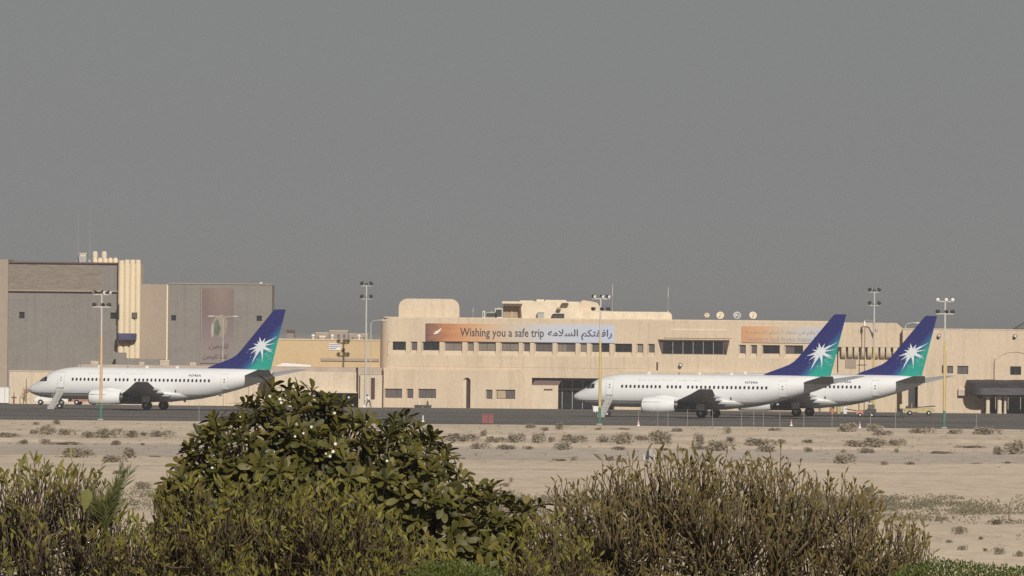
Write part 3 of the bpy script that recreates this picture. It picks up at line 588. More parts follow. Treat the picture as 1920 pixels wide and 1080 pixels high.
MB().prism([(h[1]-0.42, z1-0.3), (h[1]-0.22, z1-0.3), (h[1]+0.0, ZT), (h[1]-0.2, ZT)], TY+6.2, TY+6.6).build('plant_strut', soffit, tm, T0)
MB().box((h[0]+h[1])/2-0.1, (h[0]+h[1])/2, TY+7.1, TY+7.197, ZT, z1-0.65).build('plant_mullion', plaster2, tm, T0)
q = tr(1086, 563, 1126, 586, TY+12); b = MB(); b.prism([(q[0], q[2]-0.3), (q[1], q[2]-0.3), (q[1], q[3]-1.0), (q[1]-0.4, q[3]-0.35), (q[1]-1.2, q[3]-0.15), (q[0]+0.5, q[3]), (q[0], q[3]-0.35)], TY+12, TY+15); b.build('water_store', plaster2, tm, T0)
for xa, ya, xb, yb_, m_ in ((1036, 588, 1058, 599, metal_d), (1053, 568, 1066, 571, soffit), (1045, 576, 1052, 580, roofpink), (1008, 585, 1020, 599, metal_g)):
    q = tr(xa, ya, xb, yb_, TY+7.6); MB().box(q[0], q[1], TY+7.2, TY+7.95, q[2], q[3]-0.1).prism([(q[0]-0.05, q[3]-0.1), (q[1]+0.05, q[3]-0.1), (q[1]-0.15, q[3]), (q[0]+0.15, q[3])], TY+7.1, TY+7.95).build('roof_duct', m_, tm, T0)
def ac(x, y0, w_, h_, lab, m1):
    t = thing('air_handler', lab, 'air conditioner', (P(x, 597, TY+4).x, TY+4, ZT+0.005), 0, 'units on the terminal roof')
    MB().box(-w_/2, w_/2, -0.5, 0.5, 0.12, h_).build('casing', m1, t); MB().box(-w_/2+0.08, w_/2-0.08, -0.53, -0.502, 0.25, h_-0.1).build('grille', metal_d, t); MB().box(-w_/2, w_/2, -0.45, 0.45, 0, 0.118).build('skid', metal_g, t); MB().tube((0, 0, h_), (0, 0, h_+0.12), 0.3, 0.3, 12).build('fan', metal_g, t)
ac(921, 0, 1.5, 0.85, 'wider squat cooling unit left of the brown-topped roof hut', metal_g); ac(935, 0, 1.0, 1.35, 'taller white cooling unit against the brown-topped roof hut', white); ac(907, 0, 0.3, 0.95, 'narrow white duct unit at the edge of the roof cooling units', white)
# hung banner with the greeting
def gradient(name, stops, cloudy=0.0):
    m = bpy.data.materials.new(name); m.use_nodes = True; t = m.node_tree; n = t.nodes; L = t.links; b = n['Principled BSDF']; b.inputs['Roughness'].default_value = 0.6; b.inputs['Specular IOR Level'].default_value = 0.2
    tc = n.new('ShaderNodeTexCoord'); sp = n.new('ShaderNodeSeparateXYZ'); L.new(tc.outputs['Generated'], sp.inputs[0])
    mp = n.new('ShaderNodeMapping'); mp.inputs['Scale'].default_value = (14, 1, 4.5); L.new(tc.outputs['Generated'], mp.inputs[0])
    z = n.new('ShaderNodeTexNoise'); z.inputs['Scale'].default_value = 1.0; z.inputs['Detail'].default_value = 4; L.new(mp.outputs[0], z.inputs['Vector'])
    ma = n.new('ShaderNodeMath'); ma.operation = 'MULTIPLY_ADD'; ma.inputs[1].default_value = cloudy; L.new(z.outputs['Fac'], ma.inputs[0]); L.new(sp.outputs['X'], ma.inputs[2])
    sb = n.new('ShaderNodeMath'); sb.operation = 'SUBTRACT'; sb.inputs[1].default_value = cloudy*0.5; L.new(ma.outputs[0], sb.inputs[0])
    cr = n.new('ShaderNodeValToRGB'); el = cr.color_ramp.elements
    set_stops(el, stops); L.new(sb.outputs[0], cr.inputs[0]); L.new(cr.outputs[0], b.inputs['Base Color'])
    return m
gm = gradient('sunset_print', [(0.0, (0.17, 0.085, 0.07)), (0.05, (0.30, 0.13, 0.08)), (0.12, (0.46, 0.20, 0.09)), (0.22, (0.56, 0.29, 0.14)), (0.36, (0.56, 0.40, 0.27)), (0.50, (0.53, 0.46, 0.39)), (0.64, (0.50, 0.51, 0.56)), (1.0, (0.46, 0.51, 0.63))], 0.17)
ink = mat('print_ink', (0.05, 0.045, 0.05), 0.7, 0.1, 3)
r = tr(798, 608, 1152, 641.5); r[2] = max(r[2], zt_w+0.10)
bn2 = thing('greeting_banner', 'long sunset-to-blue banner with dark English and Arabic wishes on the terminal', 'banner', ((r[0]+r[1])/2, TY-0.1, r[2])); B2 = tuple(bn2.location)
MB().box(r[0], r[1], TY-0.14, TY-0.06, r[2], r[3]).build('sheet', gm, bn2, B2)
for xx in [798+k*44.2 for k in range(9)]: MB().box(P(xx, 610, TY).x-0.04+(0.05 if xx < 800 else -0.05 if xx > 1150 else 0), P(xx, 610, TY).x+0.04+(0.05 if xx < 800 else -0.05 if xx > 1150 else 0), TY-0.055, TY-0.003, r[2]+0.1, r[3]-0.1).build('batten', metal_g, bn2, B2)
def line_rect(x0, y0, x1, y1, Y=TY):
    q = rect(x0, y0, x1, y1, Y); return q
# descender-aware boxes: ink extents of the lettering
lettering('Wishing you a safe trip', line_rect(862.5, 615.5, 1020, 636.5), TY-0.147, ink, bn2, B2, bold=0.012)
lettering(arabic('رافقتكم السلامه'), line_rect(1027, 617.5, 1147.5, 638.0), TY-0.147, ink, bn2, B2, bold=0.02)
s = tr(812, 615, 828, 627); b = MB(); yy = TY-0.147
b.add([(s[0]+u*(s[1]-s[0]), yy, s[2]+v*(s[3]-s[2])) for u, v in ((.0, .15), (.12, .05), (.5, .12), (.85, .62), (1.0, .95), (.82, .9), (.55, .6), (.2, .42), (.3, .3))], [(0, 1, 2, 8), (8, 2, 3, 6, 7), (3, 4, 5, 6)]); b.build('printed_aeroplane', white, bn2, B2)
gm2 = gradient('second_print', [(0.0, (0.56, 0.28, 0.14)), (0.18, (0.58, 0.33, 0.17)), (0.4, (0.54, 0.42, 0.30)), (0.62, (0.50, 0.47, 0.43)), (1.0, (0.46, 0.48, 0.53))], 0.06)
inkb = mat('print_faded_ink', (0.32, 0.26, 0.24), 0.7, 0.15, 3)
r = tr(1391, 612.5, 1568, 643); r[2] = max(r[2], zt_w+0.10)
bn3 = thing('welcome_banner', 'orange-to-grey banner with faint lettering behind the middle blue fin', 'banner', ((r[0]+r[1])/2, TY-0.1, r[2])); B3 = tuple(bn3.location)
MB().box(r[0], r[1], TY-0.14, TY-0.06, r[2], r[3]).build('sheet', gm2, bn3, B3)
for k in range(5): x = r[0]+0.1+(r[1]-r[0]-0.2)*k/4; MB().box(x-0.04, x+0.04, TY-0.055, TY-0.003, r[2]+0.1, r[3]-0.1).build('batten', metal_g, bn3, B3)
lettering(arabic('مرحبا بكم في مطار أرامكو السعودية'), line_rect(1397, 618, 1556, 629), TY-0.147, inkb, bn3, B3, bold=0.01)
lettering('Welcome to Saudi Aramco Aviation Terminal', line_rect(1397, 631.5, 1556, 641), TY-0.147, inkb, bn3, B3, bold=0.01)
# wall lamp under the bay
def wall_lamp(x, y, Y, lab, rr=0.26):
    q = P(x, y, Y); t = thing('wall_floodlight', lab, 'lamp', (q.x, Y-0.04, q.z), 0, 'round lamps on the terminal walls')
    MB().lathe((0, 0, 0), (0, -1, 0), [(0, 0.08), (0.2, 0.1), (0.25, rr), (0.5, rr*0.9), (0.52, 0)], 14).build('head', metal_d, t, smooth='auto'); MB().lathe((0, -0.53, 0), (0, -1, 0), [(0, rr*0.6), (0.02, rr*0.6), (0.03, 0)], 12).build('lens', lampglass, t); MB().box(-0.12, 0.12, -0.05, 0.05, -0.12, 0.12).build('plate', metal_g, t)
wall_lamp(1276, 684.5, TY-0.04, 'round lamp on the wall below the slanted bay window')
# roof dishes
for k, (x, d_, m_, lab) in enumerate(((1326, 0.68, roofpale, 'smallest white satellite dish, leftmost on the terminal roof'), (1350.5, 1.02, roofpale, 'satellite dish with a brown back frame, second from left on the roof'), (1382, 1.05, metal_g, 'greyest satellite dish, third from left on the terminal roof'), (1411.5, 1.0, roofpale, 'white satellite dish, rightmost on the terminal roof'))):
    q = P(x, 592, TY+5); t = thing('satellite_dish', lab, 'satellite dish', (q.x, TY+5, ZT), 0, 'dishes on the terminal roof')
    c = Vector((0, 0, q.z-ZT)); ax = Vector((0.1*(k-1.5), -1, 0.35)).normalized(); R_ = d_/2
    MB().lathe(c, ax, [(0.0, 0.01), (0.03, R_*0.4), (0.10, R_*0.75), (0.2, R_), (0.18, R_), (0.07, R_*0.75), (0.02, R_*0.4), (0.015, 0)], 20).build('reflector', m_, t, smooth=True)
    MB().tube(c+ax*0.1+Vector((0, 0, -R_*0.9)), c+ax*0.55, 0.03, 0.03, 5).build('feed_arm', plaster3 if k == 1 else metal_g, t); MB().tube(c+ax*0.5, c+ax*0.62, 0.07, 0.07, 8).build('feed_horn', plaster3 if k == 1 else metal_d, t)
    MB().tube((0, 0.15, -0.1), (0, 0.1, c.z), 0.05, 0.05, 6).build('mount', plaster3 if k == 1 else metal_g, t)
for x, yt, lab in ((1148, 533, 'thin whip antenna beside the floodlight mast over the terminal roof'), (1252.5, 538, 'thin whip antenna over the right end of the roof storey'), (887, 577, 'short white vent pipe on the terminal roof parapet')):
    Y = TY+12; b0 = ZT if x == 887 else P(x, 584, TY+9).z-0.05; top = P(x, yt, Y).z; t = thing('roof_antenna', lab, 'antenna', (P(x, 580, Y).x, Y, b0)); MB().tube((0, 0, 0), (0, 0, (top-b0)*0.6), 0.05, 0.04, 6).build('mast', metal_g, t); MB().tube((0, 0, (top-b0)*0.6), (0.03, 0, top-b0), 0.032, 0.02, 5).build('whip', white, t); MB().box(-0.12, 0.12, -0.12, 0.12, 0, 0.12).build('base', metal_g, t)

# ------------------------------------------------------------------ right end: corbelled block and arcade block
cbk = thing('corbelled_block', 'tan block with a jettied upper wall on a row of corbels', 'building', (P(1630, 765, TY).x, TY-2, 0)); CO = tuple(cbk.location)
CY = TY-1.6
h = tr(1572, 605, 1692, 651, CY); MB().prism([(h[0], h[2]), (h[1], h[2]), (h[1], h[3]-0.7), (h[1]-0.75, h[3]), (h[0], h[3])], CY, TY+16).build('upper_wall', plaster, cbk, CO)
hb = tr(1572, 651, 1700, 766, CY); MB().box(hb[0], hb[1], CY+1.0, TY+15, 0, h[2]-0.002).build('lower_wall', plaster, cbk, CO)
for k, x in enumerate((1577, 1589.5, 1601, 1613.4, 1626, 1638, 1650, 1661, 1674, 1686)):
    X = P(x, 660, CY).x; z1 = h[2]-0.003; z0 = z1-1.5
    pts = [(CY+1.0, z0)] + [(CY+1.0-0.95*math.sin(R(90)*i/6), z0+1.1*(1-math.cos(R(90)*i/6))) for i in range(1, 7)] + [(CY+0.05, z1), (CY+1.0, z1)]
    MB().prism(pts, X+0.06, X+0.62, 'x').build('corbel', plaster2, cbk, CO)
h = rect(1585, 673, 1605, 690, CY+1); MB().box(h[0], h[1], CY+0.9, CY+0.997, h[2], h[3]).build('wall_panel', tanclad, cbk, CO)
h = rect(1608, 683, 1625, 684.5, CY+1); MB().box(h[0], h[1], CY+0.88, CY+0.997, h[2], h[3]).build('pipe', tanclad, cbk, CO)
RY = 1254.0
ar = thing('arcade_block', 'plain tan block at the right end with a dark canopy and columns', 'building', (P(1830, 770, RY).x, RY, 0)); AO = tuple(ar.location)
rr_ = lambda x0, y0, x1, y1, Y=RY: rect(x0, y0, x1, y1, Y)
a = rr_(1692, 618.5, 2010, 775); az_ = P(1830, 618.5, RY).z
pn = [rr_(1776, 686, 1787, 700), rr_(1795, 686, 1815.5, 701.5), rr_(1894, 687, 1914.5, 703), rr_(1766, 685, 1768.5, 700)]
dw = rr_(1703, 700, 1721, 775); dw[2] = -1; dw[3] = P(1712, 706, RY).z
den = rr_(1846, 741, 2010, 775); den[2] = -1
b = MB(); wall(b, a[0], a[1], 0, az_, RY, pn + [dw, den])
for q in pn: reveal(b, q, q, RY, 0.25)
b.quad((a[0], RY+30, 0), (a[0], RY, 0), (a[0], RY, az_), (a[0], RY+30, az_)); b.quad((a[0], RY, az_), (a[1], RY, az_), (a[1], RY+30, az_), (a[0], RY+30, az_)); b.build('wall', plaster, ar, AO)
MB().box(a[0], a[1], RY-0.06, RY+0.4, az_+0.002, az_+0.12).build('coping', plaster2, ar, AO)
for q, m_ in zip(pn, (blind, blind, glass, glass)): window(ar, [q[0]+0.004, q[1]-0.004, q[2]+0.004, q[3]-0.004], RY+0.2, m_, AO, 1 if q[1]-q[0] > 1.2 else 0)
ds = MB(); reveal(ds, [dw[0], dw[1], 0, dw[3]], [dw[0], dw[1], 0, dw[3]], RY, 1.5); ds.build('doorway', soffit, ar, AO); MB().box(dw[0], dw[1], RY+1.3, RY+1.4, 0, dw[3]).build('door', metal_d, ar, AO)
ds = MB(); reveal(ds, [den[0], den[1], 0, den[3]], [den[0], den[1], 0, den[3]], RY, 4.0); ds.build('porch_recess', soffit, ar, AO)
sc_ = MB().box(den[0], den[1], RY+3.6, RY+3.7, den[3]-0.3, den[3]-0.003).build('glazed_front', metal_d, ar, AO)
for k in range(7): x = den[0]+(den[1]-den[0])*k/7; MB().box(x+0.04, x+(den[1]-den[0])/7-0.04, RY+3.62, RY+3.66, 0, den[3]-0.31).build('pane', glass, sc_, AO)
h = rr_(1814, 714, 2010, 742, RY-2.5); cm_ = mat('canopy_cover', (0.032, 0.026, 0.034), 0.55, 0.5, 1.2, stretch=(0.5, 1, 3), bump=0.5, spec=0.35)
can = MB(); rings = []
prof = [(RY-0.01, h[2]+0.5), (RY-0.01, h[3]+0.1), (RY-1.2, h[3]), (RY-2.4, h[3]-0.35), (RY-3.2, h[3]-0.95), (RY-3.4, h[2]+0.1), (RY-3.2, h[2]+0.0), (RY-1.0, h[2]+0.4)]
for i in range(14):
    t = i/13; x = h[0]+(h[1]-h[0])*(t**1.6); sc2 = min(1, 0.55+t*2.2); rr2 = random.Random(i)
    rings.append([(x, RY-0.01+(p-RY+0.01)*sc2+rr2.uniform(-0.04, 0.04)*(k not in (0, 1)), h[3]+(z-h[3])*min(1, 0.8+t)+rr2.uniform(-0.04, 0.04)) for k, (p, z) in enumerate(prof)])
can.loft(rings); can.build('canopy', cm_, ar, AO, 'auto')
for x, wd in ((1852, 0.27), (1874, 0.3), (1884.5, 0.17), (1935, 0.3)): q = P(x, 760, RY-2); MB().lathe((q.x, RY-2, 0), (0, 0, 1), [(0, wd*1.15), (0.2, wd*1.15), (0.22, wd), (2.1, wd), (2.15, wd*1.2), (2.6, wd*1.3)], 14).build('column', plaster2, ar, AO, 'auto')
MB().prism([(P(1827, 0, RY).x, h[2]+0.45), (P(1846, 0, RY).x, h[2]+0.45), (P(1846, 0, RY).x, h[2]-0.5)], RY-0.4, RY-0.003).build('arch_haunch', soffit, ar, AO)
q = rr_(1797, 728, 1812, 742); t = thing('wall_air_conditioner', 'pale box air conditioner on the wall left of the dark canopy', 'air conditioner', ((q[0]+q[1])/2, RY-0.02, q[2])); wd = (q[1]-q[0])/2; MB().box(-wd, wd, -0.6, 0.0, 0.05, q[3]-q[2]).build('casing', roofpale, t); MB().box(-wd, wd, -0.5, 0.0, -0.03, 0.047).build('bracket', metal_d, t); MB().box(-wd+0.1, wd-0.1, -0.62, -0.602, 0.15, 0.8).build('grille', roofpink, t)
q = P(1864, 694, RY); MB().path([(q.x+0.15, RY-0.06, q.z+1.5), (q.x, RY-0.06, q.z+1.1), (q.x, RY-0.06, q.z-1.4)], 0.06, 6).build('downpipe', soffit, ar, AO)
c0 = P(1903, 693, RY); arcp = [(c0.x-3.0*math.cos(math.pi*i/20), c0.z+2.3*math.sin(math.pi*i/20)) for i in range(2, 19)]
b = MB()
for p, q in zip(arcp, arcp[1:]): b.quad((p[0], RY-0.1, p[1]), (q[0], RY-0.1, q[1]), (q[0], RY-0.1, q[1]+0.16), (p[0], RY-0.1, p[1]+0.16)); b.quad((p[0], RY-0.1, p[1]), (q[0], RY-0.1, q[1]), (q[0], RY, q[1]), (p[0], RY, p[1]))
b.build('arch_moulding', plaster, ar, AO)
wall_lamp(1760.5, 629.5, RY, 'round lamp high on the arcade block beside the third fin', 0.24); wall_lamp(1903, 630, RY, 'round lamp high on the arcade block above the arch', 0.24)
wall_lamp(1831.5, 757, RY, 'small lamp low on the arcade block beside the porch', 0.16)
# dark roof slope showing at the right edge of the picture
h = rr_(1898, 590, 2010, 620, RY+22); t = thing('roof_canopy', 'dark sloping roof rising above the arcade block at the right edge', 'roof', (P(1920, 618, RY+22).x, RY+22, az_)); o_ = tuple(t.location); MB().prism([(h[0], az_+0.01), (h[1], az_+0.01), (h[1], h[3]+2), (h[0]+1.5, h[2]+0.95)], RY+20, RY+27).build('slope', mat('grey_green_roof', (0.13, 0.135, 0.12), 0.8, 0.1, 1), t, o_); MB().box(h[0], h[1], RY+19.8, RY+19.99, az_+0.01, az_+0.25).build('eaves', metal_d, t, o_)
# ------------------------------------------------------------------ aircraft (local frame: x aft from the nose, y starboard, z up from the ground)
ST = [(0.0, 2.38, 2.33, .02), (.12, 2.60, 2.10, .25), (.35, 2.78, 1.94, .44), (.8, 3.03, 1.74, .72), (1.4, 3.34, 1.55, 1.0), (1.9, 3.66, 1.44, 1.2), (2.4, 4.05, 1.37, 1.36), (2.9, 4.40, 1.32, 1.49), (3.5, 4.68, 1.27, 1.61), (4.2, 4.89, 1.24, 1.71), (5.2, 5.08, 1.21, 1.81), (6.4, 5.19, 1.2, 1.87), (7.5, 5.21, 1.2, 1.88),
      (10, 5.21, 1.2, 1.88), (12.5, 5.21, 1.2, 1.88), (15, 5.21, 1.2, 1.88), (17.5, 5.21, 1.2, 1.88), (20, 5.21, 1.2, 1.88), (21.5, 5.21, 1.26, 1.88), (23, 5.21, 1.45, 1.86), (24.5, 5.21, 1.75, 1.80), (26, 5.21, 2.12, 1.68), (27.5, 5.20, 2.53, 1.47), (29, 5.17, 2.98, 1.17), (30.3, 5.11, 3.40, .88), (31.3, 5.01, 3.78, .60), (31.9, 4.90, 4.05, .38), (32.25, 4.78, 4.25, .22)]
def st(s):
    s = min(max(s, 0), ST[-1][0])
    for a, b in zip(ST, ST[1:]):
        if a[0] <= s <= b[0]:
            t = (s-a[0])/(b[0]-a[0]); return [a[k]+(b[k]-a[k])*t for k in (1, 2, 3)]
def fpt(s, z, out=0.0, side=-1):
    """point of the skin on the port side at station s and height z"""
    top, bot, hw = st(s); zc = (top+bot)/2; hh = (top-bot)/2
    q = max(-0.999, min(0.999, (z-zc)/hh)); y = hw*math.sqrt(1-q*q)
    n = Vector((0, y/(hw*hw+1e-6), (z-zc)/(hh*hh+1e-6)))
    n = n.normalized() if n.length > 0 else Vector((0, 1, 0))
    return (s, side*(y+n.y*out), z+n.z*out)
NR = 32
def fus_rings(s0, s1):
    ss = [s0] + [q[0] for q in ST if s0 < q[0] < s1] + [s1]; out = []
    for s in ss:
        top, bot, hw = st(s); zc = (top+bot)/2; hh = (top-bot)/2
        out.append([(s, hw*math.cos(2*math.pi*k/NR), zc+hh*math.sin(2*math.pi*k/NR)) for k in range(NR)])
    return out
def patch(s0, s1, z0, z1, out, ns=3, nz=4):
    b = MB(); vs = [fpt(s0+(s1-s0)*i/ns, z0+(z1-z0)*j/nz, out) for j in range(nz+1) for i in range(ns+1)]
    b.add(vs, [(j*(ns+1)+i, j*(ns+1)+i+1, (j+1)*(ns+1)+i+1, (j+1)*(ns+1)+i) for j in range(nz) for i in range(ns)]); return b
def oval(s, z, a, c, out, n=12):
    b = MB(); pts = []
    for k in range(n):
        t = 2*math.pi*k/n; e = 0.6
        pts.append(fpt(s+a*math.copysign(abs(math.cos(t))**e, math.cos(t)), z+c*math.copysign(abs(math.sin(t))**e, math.sin(t)), out))
    b.add(pts, [list(range(n))]); return b
AF = [(1.0, 0.0), (0.75, 0.042), (0.45, 0.066), (0.2, 0.06), (0.06, 0.036), (0.0, 0.0), (0.06, -0.028), (0.2, -0.045), (0.45, -0.05), (0.75, -0.026)]
def wing_mesh(secs):
    """secs: (x leading edge, y, z, chord, thickness factor)"""
    return MB().loft([[(x+c*u, y, z+c*v*t) for u, v in AF] for x, y, z, c, t in secs])
# paint
def body_mat():
    m = bpy.data.materials.new('aircraft_white'); m.use_nodes = True; t = m.node_tree; n = t.nodes; L = t.links; b = n['Principled BSDF']
    b.inputs['Roughness'].default_value = 0.32; b.inputs['Specular IOR Level'].default_value = 0.4
    tc = n.new('ShaderNodeTexCoord'); sp = n.new('ShaderNodeSeparateXYZ'); L.new(tc.outputs['Object'], sp.inputs[0])
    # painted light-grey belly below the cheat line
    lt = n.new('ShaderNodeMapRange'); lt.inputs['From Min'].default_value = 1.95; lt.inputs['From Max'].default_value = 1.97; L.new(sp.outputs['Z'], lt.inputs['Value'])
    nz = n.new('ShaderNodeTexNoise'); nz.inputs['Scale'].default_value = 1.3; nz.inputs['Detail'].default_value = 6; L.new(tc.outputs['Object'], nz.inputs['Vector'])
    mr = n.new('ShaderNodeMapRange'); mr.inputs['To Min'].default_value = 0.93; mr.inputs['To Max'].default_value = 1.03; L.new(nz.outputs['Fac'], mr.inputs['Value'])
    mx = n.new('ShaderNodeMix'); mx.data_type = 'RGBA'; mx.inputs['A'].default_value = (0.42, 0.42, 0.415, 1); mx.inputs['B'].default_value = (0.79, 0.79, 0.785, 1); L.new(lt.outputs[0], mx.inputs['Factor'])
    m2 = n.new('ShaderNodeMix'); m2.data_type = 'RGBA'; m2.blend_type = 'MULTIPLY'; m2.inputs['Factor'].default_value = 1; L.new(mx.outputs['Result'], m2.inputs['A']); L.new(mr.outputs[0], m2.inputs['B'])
    L.new(m2.outputs['Result'], b.inputs['Base Color']); return m
bodym = body_mat()
def fin_mat():
    m = bpy.data.materials.new('fin_blue_teal'); m.use_nodes = True; t = m.node_tree; n = t.nodes; L = t.links; b = n['Principled BSDF']
    b.inputs['Roughness'].default_value = 0.5; b.inputs['Specular IOR Level'].default_value = 0.2
    tc = n.new('ShaderNodeTexCoord'); sp = n.new('ShaderNodeSeparateXYZ'); L.new(tc.outputs['Object'], sp.inputs[0])
    a = n.new('ShaderNodeMath'); a.operation = 'MULTIPLY_ADD'; a.inputs[1].default_value = 0.735; a.inputs[2].default_value = -0.735*30.8 + 0.68*8.03; L.new(sp.outputs['X'], a.inputs[0])
    c = n.new('ShaderNodeMath'); c.operation = 'MULTIPLY_ADD'; c.inputs[1].default_value = -0.68; L.new(sp.outputs['Z'], c.inputs[0]); L.new(a.outputs[0], c.inputs[2])
    cr = n.new('ShaderNodeValToRGB'); el = cr.color_ramp.elements; el[0].position = 0.0; el[0].color = (0.017, 0.020, 0.135, 1); el[1].position = 1.0; el[1].color = (0.012, 0.30, 0.235, 1)
    x = el.new(0.5); x.color = (0.018, 0.10, 0.24, 1)
    mr = n.new('ShaderNodeMapRange'); mr.inputs['From Min'].default_value = -0.15; mr.inputs['From Max'].default_value = 1.1; L.new(c.outputs[0], mr.inputs['Value'])
    L.new(mr.outputs[0], cr.inputs[0]); L.new(cr.outputs[0], b.inputs['Base Color']); return m
finm = fin_mat()
wingm = mat('wing_grey', (0.42, 0.42, 0.43), 0.45, 0.08, 0.8)
nacm = mat('nacelle_white', (0.78, 0.78, 0.775), 0.35, 0.04, 1.5)
lipm = mat('inlet_metal', (0.6, 0.6, 0.6), 0.25, 0.05, 2, metal=0.8)
hotm = mat('exhaust_metal', (0.12, 0.11, 0.105), 0.4, 0.2, 2, metal=0.7)
winm = mat('cabin_window', (0.03, 0.031, 0.034), 0.2, 0.3, 6, spec=0.5)
linem = mat('cheat_line', (0.10, 0.10, 0.105), 0.5, 0.1, 2)
doorl = mat('door_outline', (0.42, 0.41, 0.41), 0.5, 0.05, 2)
regm = mat('registration_ink', (0.06, 0.06, 0.10), 0.5, 0.05, 2)
titlem = mat('faded_title', (0.60, 0.62, 0.66), 0.5, 0.05, 2)
starm = mat('star_white', (0.66, 0.70, 0.72), 0.5, 0.04, 2)
stairm = mat('airstair_grey', (0.42, 0.41, 0.39), 0.6, 0.12, 2)
SH = {}
def shared(key, fn):
    if key not in SH: SH[key] = fn()
    return SH[key]
WX = [6.65+.524*i for i in range(10)] + [12.35+.52*i for i in range(4)] + [14.9+.539*i for i in range(19)]
FIN = [(23.4, 5.15), (24.6, 5.62), (25.9, 6.08), (26.9, 6.48), (27.5, 6.85), (28.1, 7.45), (32.4, 12.5), (32.75, 12.6), (33.9, 12.5), (32.0, 5.05)]
def fin_thick(s, z):
    le = 23.4
    for (a, c), (d, e) in zip(FIN[:7], FIN[1:7]):
        if c <= z <= e: le = a+(d-a)*(z-c)/(e-c)
    te = 32.0+(33.9-32.0)*(z-5.05)/7.45; ch = max(te-le, .1); u = min(max((s-le)/ch, 0), 1)
    return ch*0.05*(u**.5*(1-u)*1.6)+0.012
def build_fin():
    b = MB(); rows = []
    zs = [5.05, 5.4, 5.62, 6.08, 6.48, 6.85, 7.45, 8.5, 9.5, 10.5, 11.5, 12.3, 12.52]
    for z in zs:
        le = 23.4
        for (a, c), (d, e) in zip(FIN[:7], FIN[1:7]):
            if c <= z <= e+1e-6: le = a+(d-a)*(z-c)/(e-c)
        if z > 12.5: le = 32.5
        te = 32.0+(33.9-32.0)*(z-5.05)/7.45; us = [0, .04, .15, .35, .6, .85, 1.0]
        ring = [(le+(te-le)*u, -fin_thick(le+(te-le)*u, min(z, 12.4)), z) for u in us] + [(le+(te-le)*u, fin_thick(le+(te-le)*u, min(z, 12.4)), z) for u in reversed(us)]
        rows.append(ring)
    b.loft(rows); return b.mesh('fin', finm, smooth='auto')
def build_star(side):
    b = MB(); cx, cz = 30.8, 8.03; rr = random.Random(5)
    spikes = [(-25, -125, 30), (55, -112, 26), (130, -95, 22), (225, -138, 15), (-185, 58, 26), (-112, -28, 24), (-155, 118, 22), (-118, 215, 26), (-140, 268, 12), (22, 175, 30), (22, 238, 12), (165, 95, 22), (150, 60, 18), (198, -38, 14), (90, 70, 26), (-60, -70, 20), (-95, 120, 22)]
    def pt(dx, dy, k=0):
        s = cx+dx*.9/101/0.94; z = cz-dy*.9/101; return (s, side*(fin_thick(s, z)+0.012+k*0.0015), z)
    for k, (dx, dy, wd) in enumerate(spikes):
        L_ = math.hypot(dx, dy); nx, ny = -dy/L_*wd, dx/L_*wd; fr = [0, .25, .5, .75]
        lft = [pt(dx*f+nx*(1-f)*(1 if f else .8), dy*f+ny*(1-f), k) for f in fr]; rgt = [pt(dx*f-nx*(1-f), dy*f-ny*(1-f), k) for f in fr]
        b.add(lft+[pt(dx, dy, k)]+rgt[::-1], [(0, 1, 7, 8), (1, 2, 6, 7), (2, 3, 5, 6), (3, 4, 5)])
    n = 14; b.add([pt(0, 0, 20)]+[pt(62*math.cos(2*math.pi*i/n)*rr.uniform(.85, 1.1), 52*math.sin(2*math.pi*i/n)*rr.uniform(.85, 1.1), 20) for i in range(n)], [(0, 1+i, 1+(i+1) % n) for i in range(n)])
    for i in range(26):             # broken streaks trailing from the rays
        a = rr.uniform(.1, 2.9); d = rr.uniform(95, 215); dx, dy = math.cos(a)*d, math.sin(a)*d
        if cx+dx/95 > 32.3: continue
        w2 = rr.uniform(2, 5); L_ = rr.uniform(10, 26); ux, uy = math.cos(a), math.sin(a)
        b.add([pt(dx-uy*w2, dy+ux*w2, 22), pt(dx+ux*L_, dy+uy*L_, 22), pt(dx+uy*w2, dy-ux*w2, 22)], [(0, 1, 2)])
    return b.mesh('star_emblem', starm)
def text_on_body(body, s0, width, z0, height, out=0.014, bold=0.0):
    vs, fs = text_mesh(body, width, height, bold); b = MB(); b.add([fpt(s0+u, z0+v, out) for u, v in vs], fs); return b
def wheel(b_par, c, r, wdt, nm='wheel'):
    o = link(nm, shared(('tyre', r, wdt), lambda: MB().lathe((0, -wdt/2, 0), (0, 1, 0), [(0, r*.55), (0, r*.86), (wdt*.15, r*.97), (wdt*.35, r), (wdt*.65, r), (wdt*.85, r*.97), (wdt, r*.86), (wdt, r*.55)], 22).mesh('wheel', tyre, smooth='auto')), b_par); o.location = c
    h = link('hub', shared(('hub', r, wdt), lambda: MB().lathe((0, -wdt/2-0.01, 0), (0, 1, 0), [(0, 0), (0.0, r*.3), (0.04, r*.54), (wdt+.02-.04, r*.54), (wdt+.02, r*.3), (wdt+.02, 0)], 16).mesh('hub', white, smooth='auto')), o)
    return o
